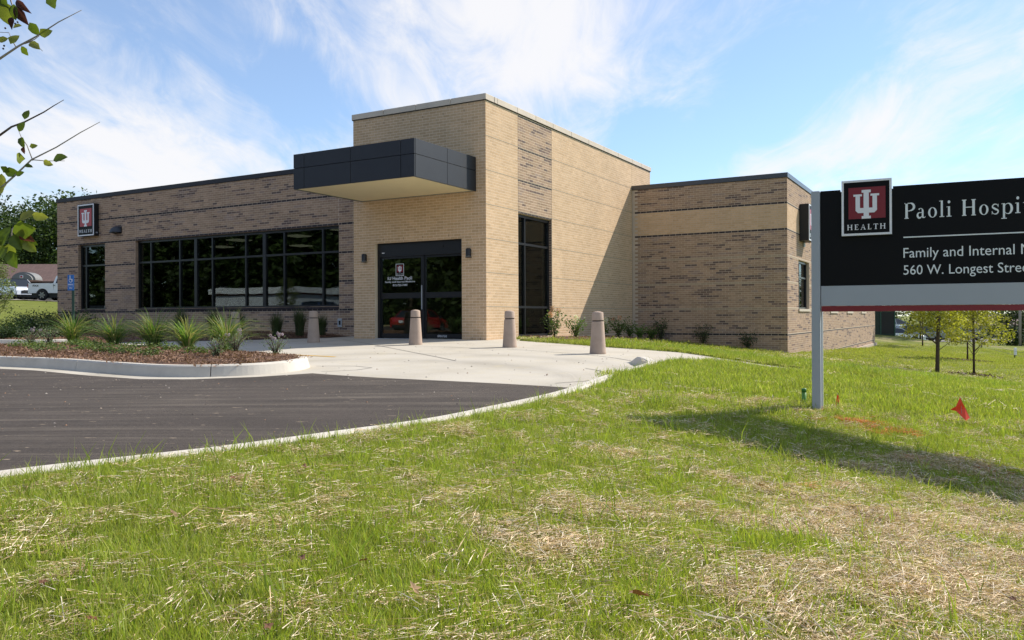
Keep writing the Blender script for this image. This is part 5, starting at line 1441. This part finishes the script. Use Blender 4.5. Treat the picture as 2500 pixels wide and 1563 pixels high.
MB().box(-9.5, 1, 0, 10, 0, 3.3).build('wall', mat('white_siding', (.62, .64, .68), .6, vary=.08), t_); MB().box(-9.8, 1.3, -.3, 10.3, 3.45, 4.0).build('roof', M_white, t_); MB().box(-9.6, 1.1, -.1, 10.1, 3.3, 3.45).build('trim', mat('shed_trim', (.12, .02, .02), .6), t_); mb = MB().box(-6.5, -5, 10.0, 10.02, 0, 2.2); mb.build('door', M_trim, t_)
r_ = np.random.default_rng(15)
for i in range(20):
    q = b2w(-112 + (i % 10) * 12 + 5 * (i // 10), -66 - 10 * (i // 10)); tree(q[0], q[1], -1, 17 + 4 * (i % 2), 15, 'tall dark tree behind the camera, seen only mirrored in the windows', r_, 6500, 1.0, TD, .4, .0, 26, group='trees mirrored in the windows', limbs=5)

# ------------------------------------------------------------------ houses and yard things far off
t_ = empty('house', (-50, 76, 2.35), R(0), label='low beige house with brown shingle roof behind the white pickup', cat='house')
M_beige = mat('beige_wall', (.42, .36, .27), .8, vary=.06); 
m_ = bpy.data.materials.new('brown_shingles'); m_.use_nodes = True; T = NT(m_.node_tree)
tc_ = T.n('ShaderNodeTexCoord').outputs['Object']; bk_ = T.n('ShaderNodeTexBrick', ins={'Vector': T.n('ShaderNodeMapping', ins={0: tc_, 'Rotation': (R(90), 0, 0)}).outputs[0], 'Color1': (.12, .07, .058, 1), 'Color2': (.15, .09, .075, 1), 'Mortar': (.07, .045, .04, 1), 'Scale': 1.6, 'Mortar Size': .02, 'Brick Width': .5, 'Row Height': .22})
m_.node_tree.links.new(bk_.outputs[0], m_.node_tree.nodes['Principled BSDF'].inputs['Base Color']); m_.node_tree.nodes['Principled BSDF'].inputs['Roughness'].default_value = .9
MB().box(-16, 24, 0, 9, -.5, 1.75).build('wall', M_beige, t_)
MB().add([(-17, -.9, 1.65), (25, -.9, 1.65), (25, 4.5, 3.6), (-17, 4.5, 3.6), (-17, 9.9, 1.55), (25, 9.9, 1.55), (-17, -.9, 1.45), (25, -.9, 1.45), (25, 9.9, 1.45), (-17, 9.9, 1.45)], [(0, 1, 2, 3), (3, 2, 5, 4), (6, 9, 8, 7), (0, 6, 7, 1), (4, 5, 8, 9), (0, 3, 4, 9, 6), (1, 7, 8, 5, 2)]).build('roof', m_, t_)
hd = [(5.4 + 1.12 * math.cos(R(a_)), 1.72 + .74 * math.sin(R(a_))) for a_ in range(0, 181, 12)]
hd2 = [(5.4 + .95 * math.cos(R(a_)), 1.72 + .60 * math.sin(R(a_))) for a_ in range(0, 181, 12)]
MB().prism(hd, -2.0, -.9).prism(hd2, -2.25, -2.001).build('awning', mat('awning_grey', (.19, .19, .185), .7), t_)
MB().box(5.25, 5.55, -2.29, -2.26, 1.88, 2.14).build('emblem', M_white, t_); MB().box(5.31, 5.49, -2.305, -2.291, 1.93, 2.09).build('emblem_field', M_redl, t_)
MB().box(4.2, 5.3, -.03, 0, -.4, 1.3).box(9, 11, -.03, 0, .3, 1.2).box(13, 15, -.03, 0, .3, 1.2).box(1, 3, -.03, 0, .2, 1.2).build('window', M_cglass, t_)
mb = MB().box(-1.0, -.5, -.1, .3, 1.75, 3.6)
t2 = empty('lawn_kerb', (0, 0, 0), label='thin pale kerb between the far left lawn and the white pickup', cat='kerb')
strip('kerb_top', [(-60, 62.5), (-45, 61.2), (-30, 59.8), (-18, 58.5)], .5, lambda x, y: gz(x, y) + .06, M_kerb, parent=t2)
strip('far_parking_lane', [(-70, 69.5), (-50, 67.6), (-30, 65.2), (-12, 63)], 9, lambda x, y: gz(x, y) + .03, M_asph, kind='structure')
strip('far_parking_lane', [(28, 79), (38, 86), (50, 92), (75, 100)], 8, lambda x, y: gz(x, y) + .04, mat('far_asphalt', (.16, .15, .15), .9), kind='structure')
M_dkg = mat('cabinet_green', (.012, .035, .024), .5)
t_ = empty('utility_cabinet', (24.5, 54.5, gz(24.5, 54.5) - .1), R(-15), label='dark green generator enclosure with an open black side beyond the end wall', cat='cabinet')
MB().bevbox(-1.0, 1.0, -.8, .8, 0, 1.85, .03).build('housing', M_dkg, t_); MB().box(.15, .93, -.83, -.81, .15, 1.55).build('opening', M_black, t_); MB().box(.95, 1.02, -.86, -.8, 0, 1.7).box(.1, .16, -.86, -.8, 0, 1.6).build('frame_post', mat('post_green', (.03, .09, .06), .5), t_); MB().box(-1.04, 1.04, -.84, .84, 1.855, 1.93).build('lid', mat('lid_pale', (.3, .38, .36), .5), t_)
mb = MB()
for k in range(9): mb.box(-.95 + k * .12, -.93 + k * .12, -.812, -.801, .1, 1.7)
mb.build('rib', M_dkg, t_)
for i, (x, y, w_, wc, rc, lab) in enumerate([(40, 112, 14, (.30, .22, .17), (.18, .12, .10), 'low brown house behind the grey minivan'), (64, 104, 9, (.36, .33, .29), (.17, .12, .11), 'small house with brown roof beyond the lawn at right'), (50, 122, 12, (.55, .57, .6), (.4, .42, .45), 'pale grey building far behind the young trees')]):
    t_ = empty('house', (x, y, gz(x, y)), R(5), label=lab, cat='house'); h = [2.3, 1.7, 3.6][i]
    MB().box(-w_ / 2, w_ / 2, 0, 7, -1, h).build('wall', mat('wall_%d' % i, wc, .8), t_)
    MB().add([(-w_ / 2 - .5, -.5, h), (w_ / 2 + .5, -.5, h), (w_ / 2 + .5, 3.5, h + 1.4), (-w_ / 2 - .5, 3.5, h + 1.4), (-w_ / 2 - .5, 7.5, h), (w_ / 2 + .5, 7.5, h)], [(0, 1, 2, 3), (3, 2, 5, 4), (0, 4, 5, 1)[::-1], (0, 3, 4), (1, 5, 2)]).build('roof', mat('roof_%d' % i, rc, .9), t_)
    for x2 in (-w_ * .3, 0, w_ * .3): MB().box(x2 - .5, x2 + .5, -.03, -.001, h - 1.3, h - .4).build('window', M_cglass, t_)
for x, y, lab in ((37.6, 60, 'grey metal fence post beyond the lawn at right'), (38.9, 62, 'brown wooden pole at the right frame edge')):
    t_ = tag(MB().tube([(0, 0, -.3), (0, 0, 4.5)], .09 if x < 38 else .13, 10).build('utility_pole', M_barkg if x < 38 else M_bark, None, (x, y, gz(x, y))), lab, 'pole')
fn = empty('wire_fence', (0, 0, 0), label='thin low wire fence with white capped stake on the right lawn', cat='fence')
fp = [(31, 56), (27.8, 48), (24.8, 40), (23.4, 36.4)]
mb = MB()
for z in (.22, .55): mb.tube([(x, y, gz(x, y) + z * .6) for x, y in fp], .006, 4)
mb.build('wire', mat('wire_dark', (.06, .06, .06), .5), fn)
for i, (x, y) in enumerate(fp): MB().bevbox(x - .02, x + .02, y - .02, y + .02, gz(x, y) - .1, gz(x, y) + .42, .004).build('stake', M_trim, fn)
x, y = fp[2]; MB().bevbox(x - .07, x + .07, y - .07, y - .02, gz(x, y) + .15, gz(x, y) + .50, .01).build('cap_plate', M_white, fn)

# ------------------------------------------------------------------ grass and straw
def scatter(name, pts, rot, scl, idx, variants, **kw):
    me = bpy.data.meshes.new(name); me.vertices.add(len(pts)); me.vertices.foreach_set('co', np.asarray(pts, np.float32).ravel())
    me.attributes.new('rot', 'FLOAT_VECTOR', 'POINT').data.foreach_set('vector', np.asarray(rot, np.float32).ravel())
    me.attributes.new('scl', 'FLOAT', 'POINT').data.foreach_set('value', np.asarray(scl, np.float32))
    me.attributes.new('idx', 'INT', 'POINT').data.foreach_set('value', np.asarray(idx, np.int32))
    cl = bpy.data.collections.new(name + '_pieces')
    for i, v in enumerate(variants): cl.objects.link(bpy.data.objects.new('piece_%02d' % i, v))
    ng = bpy.data.node_groups.new(name, 'GeometryNodeTree'); ng.interface.new_socket('Geometry', in_out='INPUT', socket_type='NodeSocketGeometry'); ng.interface.new_socket('Geometry', in_out='OUTPUT', socket_type='NodeSocketGeometry')
    N = ng.nodes; gi = N.new('NodeGroupInput'); go = N.new('NodeGroupOutput'); ci = N.new('GeometryNodeCollectionInfo'); ci.inputs['Collection'].default_value = cl; ci.inputs['Separate Children'].default_value = True; ci.inputs['Reset Children'].default_value = True
    ip = N.new('GeometryNodeInstanceOnPoints'); ip.inputs['Pick Instance'].default_value = True
    def at(nm, ty):
        a_ = N.new('GeometryNodeInputNamedAttribute'); a_.data_type = ty; a_.inputs[0].default_value = nm; return a_.outputs['Attribute']
    L_ = ng.links; L_.new(gi.outputs[0], ip.inputs['Points']); L_.new(ci.outputs[0], ip.inputs['Instance']); L_.new(at('rot', 'FLOAT_VECTOR'), ip.inputs['Rotation']); L_.new(at('scl', 'FLOAT'), ip.inputs['Scale']); L_.new(at('idx', 'INT'), ip.inputs['Instance Index']); L_.new(ip.outputs[0], go.inputs[0])
    o = link(name, me, **kw); md = o.modifiers.new('scatter', 'NODES'); md.node_group = ng; return o


def tuft(seed, n, rad, h, w, cols, lean=.45):
    r2 = np.random.default_rng(seed); V = []; F = []; C_ = []
    for i in range(n):
        a_ = r2.random() * 6.28; rr = rad * math.sqrt(r2.random()); bx, by = rr * math.cos(a_), rr * math.sin(a_); d = r2.random() * 6.28; L_ = h * (.35 + .8 * r2.random() ** 1.4); ln = lean * L_ * (.2 + r2.random()); f = r2.random() * 3.14; fx, fy = math.cos(f) * w / 2, math.sin(f) * w / 2; o = len(V)
        for t, wd in ((0, 1), (.5, .85), (1, .08)):
            x, y = bx + math.cos(d) * ln * t * t, by + math.sin(d) * ln * t * t; z = L_ * (t - .12 * t * t) - .006
            V += [(x - fx * wd, y - fy * wd, z), (x + fx * wd, y + fy * wd, z)]
        F += [(o, o + 1, o + 3, o + 2), (o + 2, o + 3, o + 5, o + 4)]; c = np.array(cols[int(r2.integers(len(cols)))]) * (.75 + .5 * r2.random()); C_ += [c, c]
    return np_mesh('blades', np.array(V), np.array(F), M_blade, np.array(C_), only_mesh=True)


def strawm(seed, n, rad, L0, w, cols):
    r2 = np.random.default_rng(seed); V = []; F = []; C_ = []; dom = 0.0
    for i in range(n):
        a_ = r2.random() * 6.28; rr = rad * math.sqrt(r2.random()); x, y = rr * math.cos(a_), rr * math.sin(a_); d = dom + r2.normal() * .55; L_ = L0 * (.35 + 2.2 * r2.random() ** 2.6); z0 = .004 + .022 * r2.random(); ti = r2.normal() * .12
        dx, dy = math.cos(d) * L_ / 2, math.sin(d) * L_ / 2; wx, wy = -math.sin(d) * w / 2, math.cos(d) * w / 2; o = len(V); hz = abs(L_ / 2 * ti)
        for s_ in (-1, 0, 1): V += [(x + dx * s_ - wx, y + dy * s_ - wy, z0 + hz + s_ * L_ / 2 * ti + (.003 if s_ == 0 else 0)), (x + dx * s_ + wx, y + dy * s_ + wy, z0 + hz + s_ * L_ / 2 * ti + w * .5)]
        F += [(o, o + 1, o + 3, o + 2), (o + 2, o + 3, o + 5, o + 4)]; c = np.array(cols[int(r2.integers(len(cols)))]) * (.8 + .4 * r2.random()); C_ += [c, c]
    return np_mesh('straw', np.array(V), np.array(F), M_straw, np.array(C_), only_mesh=True)


GB = [(.31, .37, .055), (.25, .33, .05), (.36, .41, .065), (.41, .44, .08), (.34, .34, .065), (.50, .45, .19)]
GY = [(.29, .33, .05), (.25, .30, .045), (.34, .36, .07), (.40, .37, .14)]
SC = [(.74, .56, .36), (.80, .65, .46), (.58, .43, .25), (.84, .72, .56), (.42, .29, .16)]
tn = [tuft(i, 34, .065, .045, .0024, GB) for i in range(6)] + [tuft(20 + i, 9, .035, .105, .0032, GB[:4], .55) for i in range(3)] + [tuft(30 + i, 4, .03, .16, .0055, GB[:3], .35) for i in range(2)]
tm = [tuft(50 + i, 36, .13, .065, .0055, GB + GY) for i in range(5)]
tf = [tuft(70 + i, 30, .28, .055, .012, GY) for i in range(5)]
sn = [strawm(100 + i, 44, .09, .044, .0019, SC) for i in range(6)]
sm_ = [strawm(120 + i, 24, .15, .10, .005, SC) for i in range(4)]
r_ = np.random.default_rng(11)


def fan(n, y0, y1, dens=1.0, pad=.06):
    """random spots on the ground in the wedge the photograph looks over"""
    y = np.sqrt(r_.random(n) * (y1 * y1 - y0 * y0) + y0 * y0); x = (r_.random(n) * 2 - 1) * (y * (.64 + pad) + .25); return x, y


def onlawn(x, y):
    lx_, ly_ = w2b(x, y)
    k = ~paved(x, y) & ~inside(SBED, x, y) & ~inside(BED, x, y)
    k &= ~((lx_ > -19.3) & (lx_ < 5.10) & (ly_ > 9.40) & (ly_ < 34.4)) & ~((lx_ > -19.3) & (lx_ < .03) & (ly_ > -.02))
    k &= (pdist(KERBLINE, x, y, False) > .20) & (pdist(NOSE, x, y, False) > .15)
    return k


def lay(name, variants, n, y0, y1, keep, scl, idxf, lab, tilt=.12):
    x, y = fan(n, y0, y1); sm2 = straw_mask(x, y); k = onlawn(x, y) & (r_.random(n) < keep(x, y, sm2)); x, y, sm2 = x[k], y[k], sm2[k]; z = ground_z(x, y); m2 = len(x)
    rot = np.stack([r_.normal(size=m2) * tilt, r_.normal(size=m2) * tilt, np.where(r_.random(m2) < .7, .62 + r_.normal(size=m2) * .45 + 1.1 * (vnoise(x, y, .6, 61) - .5), r_.random(m2) * 6.28) if name == 'straw' else r_.random(m2) * 6.28], 1)
    scatter(name, np.stack([x, y, z], 1), rot, scl(m2, x, y), idxf(m2, x, y, sm2), variants, kind='stuff', label=lab); return m2


cnt = []
def patch(x, y): return .55 + .9 * vnoise(x, y, .35, 31) * vnoise(x, y, 1.1, 32) * 1.6
cnt.append(lay('grass', tn, 42000, 1.1, 7.2, lambda x, y, s: (1 - .68 * s) * np.clip(patch(x, y), .35, 1), lambda n, x, y: .75 + .6 * r_.random(n), lambda n, x, y, s: np.where(r_.random(n) < .88, r_.integers(0, 6, n), np.where(r_.random(n) < .86, r_.integers(6, 9, n), r_.integers(9, 11, n))), 'fresh green grass blades over the near lawn'))
cnt.append(lay('straw', sn, 15500, 1.1, 7.5, lambda x, y, s: .16 + .84 * s, lambda n, x, y: .7 + .7 * r_.random(n), lambda n, x, y, s: r_.integers(0, 6, n), 'dry straw lying through the near lawn', .1))
cnt.append(lay('grass', tm, 30000, 6.8, 18, lambda x, y, s: (1 - .6 * s) * np.clip(patch(x, y), .4, 1), lambda n, x, y: .75 + .6 * r_.random(n), lambda n, x, y, s: r_.integers(0, 5, n), 'grass blades over the middle lawn'))
cnt.append(lay('straw', sm_, 11000, 7, 24, lambda x, y, s: .05 + .55 * s, lambda n, x, y: .7 + .7 * r_.random(n), lambda n, x, y, s: r_.integers(0, 4, n), 'dry straw on the middle lawn', .1))
cnt.append(lay('grass', tf, 36000, 17, 48, lambda x, y, s: (.9 - .4 * s) * np.where(x < -9, .0, 1), lambda n, x, y: .8 + .5 * r_.random(n), lambda n, x, y, s: r_.integers(0, 5, n), 'short grass over the far lawn'))
# longer blades leaning over the kerb edge
kp = resample(KERBLINE + NOSE[:4], .02); d_ = np.gradient(kp, axis=0); d_ /= np.linalg.norm(d_, axis=1)[:, None]; nn_ = np.stack([d_[:, 1], -d_[:, 0]], 1)
n = 1500; q = r_.integers(0, len(kp), n); off = .19 + .26 * r_.random(n) ** 1.3; ex = kp[q] + nn_[q] * off[:, None]; kk = (vnoise(ex[:, 0], ex[:, 1], .25, 41) > .30) & ~paved(ex[:, 0], ex[:, 1]); ex = ex[kk]
scatter('grass', np.stack([ex[:, 0], ex[:, 1], ground_z(ex[:, 0], ex[:, 1])], 1), np.stack([r_.normal(size=len(ex)) * .2, r_.normal(size=len(ex)) * .2, r_.random(len(ex)) * 6.28], 1), .6 + .6 * r_.random(len(ex)), np.where(r_.random(len(ex)) < .6, r_.integers(0, 6, len(ex)), r_.integers(6, 11, len(ex))), tn, kind='stuff', label='long grass blades leaning over the kerb')
# taller rough grass on the bank beside the walk
n = 1500; x = 1.9 + 7 * r_.random(n); y = 11.5 + 13 * r_.random(n); k = onlawn(x, y) & (pdist(WALKFAR, x, y, False) < 3.2) & (x + y * .75 > 14.9 + .0 * x); x, y = x[k], y[k]
tl = [tuft(90 + i, 22, .10, .15, .006, [(.24, .33, .05), (.20, .29, .04), (.30, .36, .07)], .5) for i in range(3)]
scatter('grass', np.stack([x, y, ground_z(x, y)], 1), np.stack([0 * x, 0 * x, r_.random(len(x)) * 6.28], 1), .6 + .5 * r_.random(len(x)), r_.integers(0, 3, len(x)), tl, kind='stuff', label='taller bright grass on the bank beside the walk')
print('tufts', cnt)

# orange paint sprayed on the straw
OR = [(.75, .14, .03), (.65, .10, .02), (.55, .16, .06)]
so = [strawm(140 + i, 16, .07, .09, .0035, OR) for i in range(2)]
c = [(2.82, 6.75, .16, 26), (3.05, 6.55, .12, 16), (3.0, 5.55, .3, 8), (1.62, 4.55, .06, 2)]
x = np.concatenate([a_ + r_.normal(size=m2) * s_ for a_, b_, s_, m2 in c]); y = np.concatenate([b_ + r_.normal(size=m2) * s_ * .7 for a_, b_, s_, m2 in c])
scatter('painted_straw', np.stack([x, y, ground_z(x, y) + .012], 1), np.stack([0 * x, 0 * x, r_.random(len(x)) * 6.28], 1), .5 + .5 * r_.random(len(x)), r_.integers(0, 2, len(x)), so, kind='stuff', label='orange marking paint sprayed on straw by the sign post')

# grit, bark crumbs and small stones on the asphalt
def crumb(seed, c):
    r2 = np.random.default_rng(seed); k = 7; V = [(.5 * math.cos(6.283 * j / k) * (.7 + .5 * r2.random()), .5 * math.sin(6.283 * j / k) * (.5 + .4 * r2.random()), 0) for j in range(k)] + [(.1 * r2.normal(), .1 * r2.normal(), .22 + .2 * r2.random())]
    me = bpy.data.meshes.new('crumb'); me.from_pydata(V, [], [(j, (j + 1) % k, k) for j in range(k)]); me.materials.append(M_dead2); at_ = me.attributes.new('col', 'FLOAT_COLOR', 'FACE'); at_.data.foreach_set('color', np.array([(*c, 1)] * k, np.float32).ravel()); return me
M_dead2 = mat('grit', (1, 1, 1), .9, attr=True)
cr = [crumb(400 + i, c) for i, c in enumerate([(.34, .27, .20), (.46, .40, .33), (.30, .17, .10), (.22, .19, .17), (.08, .065, .055)])]
n = 2600; y = np.sqrt(r_.random(n)) * 9 + 3; x = (r_.random(n) * 2 - 1) * y * .66; k = inside(ASPHALT, x, y) & (pdist(ASPHALT, x, y) > .1) & (vnoise(x, y, .7, 51) + .5 * vnoise(x, y, .2, 52) > .62); x, y = x[k], y[k]
scatter('grit', np.stack([x, y, P(x, y) + .004], 1), np.stack([0 * x, 0 * x, r_.random(len(x)) * 6.28], 1), .005 + .028 * r_.random(len(x)) ** 4, r_.integers(0, 5, len(x)), cr, kind='stuff', label='pale grit and bark crumbs scattered on the asphalt')
n = 420; x = -3 + 7 * r_.random(n); y = 9 + 9 * r_.random(n); k = inside(CONC, x, y) & ~inside(ISLAND, x, y); x, y = x[k], y[k]
scatter('grit', np.stack([x, y, P(x, y) + .003], 1), np.stack([0 * x, 0 * x, r_.random(len(x)) * 6.28], 1), .006 + .03 * r_.random(len(x)) ** 3, r_.integers(2, 5, len(x)), cr, kind='stuff', label='dark crumbs on the pale concrete drive')

# mulch chips
ch = []
for i in range(4):
    r2 = np.random.default_rng(200 + i); k = 26; cc = np.stack([r2.normal(size=k) * .08, r2.normal(size=k) * .08, .012 + .015 * r2.random(k)], 1); V, F, C_ = leaf_quads(cc, .05, r2, 3.2, col=((.11, .05, .03), (.38, .235, .155)), up=1.2); ch.append(np_mesh('chip', V, F, M_straw, C_, only_mesh=True))
def chips(poly, zf, n, box, lab):
    x = box[0] + (box[1] - box[0]) * r_.random(n); y = box[2] + (box[3] - box[2]) * r_.random(n); k = inside(poly, x, y) & (pdist(poly, x, y) > .06); x, y = x[k], y[k]
    scatter('mulch_chips', np.stack([x, y, zf(x, y)], 1), np.stack([0 * x, 0 * x, r_.random(len(x)) * 6.28], 1), .7 + .6 * r_.random(len(x)), r_.integers(0, 4, len(x)), ch, kind='stuff', label=lab)
chips(isl_in, island_z, 5200, (-17, -3, 10.5, 18), 'bark mulch chips over the island bed')
chips(BED, bed_z, 3000, (-18, -4, 19.5, 26), 'bark mulch chips along the shaded wall bed')
chips(SBED, sbed_z, 700, (-1, 6, 18, 28), 'bark mulch chips along the tower side bed')

# fallen brown leaves
M_dead = foliage('dead_leaf', (1, 1, 1), .15, .7, .2); dl = []
for i in range(3):
    r2 = np.random.default_rng(300 + i); V = [(0, 0, .012)]; k = 11
    for j in range(k): a_ = 6.283 * j / k; rr = .040 * (1 if j % 2 else .5) * (.8 + .4 * r2.random()); V.append((rr * math.cos(a_), rr * math.sin(a_), .006 + .022 * r2.random()))
    me = bpy.data.meshes.new('dead_leaf'); me.from_pydata(V, [], [(0, j + 1, (j + 1) % k + 1) for j in range(k)]); me.materials.append(M_dead)
    at_ = me.attributes.new('col', 'FLOAT_COLOR', 'FACE'); at_.data.foreach_set('color', np.array([((.20, .09, .04, 1), (.13, .06, .03, 1), (.34, .22, .12, 1))[i]] * k, np.float32).ravel()); dl.append(me)
LF = [(565, 1165, 'near the kerb left of centre'), (742, 1137, 'small dark, just below the kerb'), (420, 1255, 'pale and curled, left of centre'), (30, 1268, 'dark, at the left frame edge'), (100, 1420, 'dark, low at the left'), (1555, 1462, 'rusty, star shaped, in the lower middle'), (1252, 1132, 'brown, beyond the middle'), (735, 1362, 'thin and dark, left of the middle'), (1005, 1440, 'dark, low in the middle'), (885, 1370, 'reddish, in the middle grass'), (2470, 1470, 'dark, low at the right'), (1855, 1190, 'orange, right of the middle'), (220, 1510, 'dark, bottom left'), (650, 1530, 'brown, bottom left of centre')]
for i, (u, v, w_) in enumerate(LF):
    Y_ = np.linspace(1.5, 9, 4000); X_ = (u - 1250) / 1978.86 * Y_; h = ground_z(X_, Y_) + .05; j = int(np.argmax(.5596 - (v - 772) / 1978.86 * Y_ < h)); 
    o = link('fallen_leaf', dl[i % 3 if i != 5 else 0], None, (X_[j], Y_[j], h[j]), label='fallen leaf on the lawn, ' + w_, cat='leaf', group='fallen leaves on the lawn'); o.rotation_euler = (.5 * math.sin(i), .5 * math.cos(i * 2), i); o.scale = (.42 + .15 * (i % 3 == 2) + (.35 if i == 5 else 0),) * 3
M_pink = mat('pink_tape', (.8, .15, .22), .5)
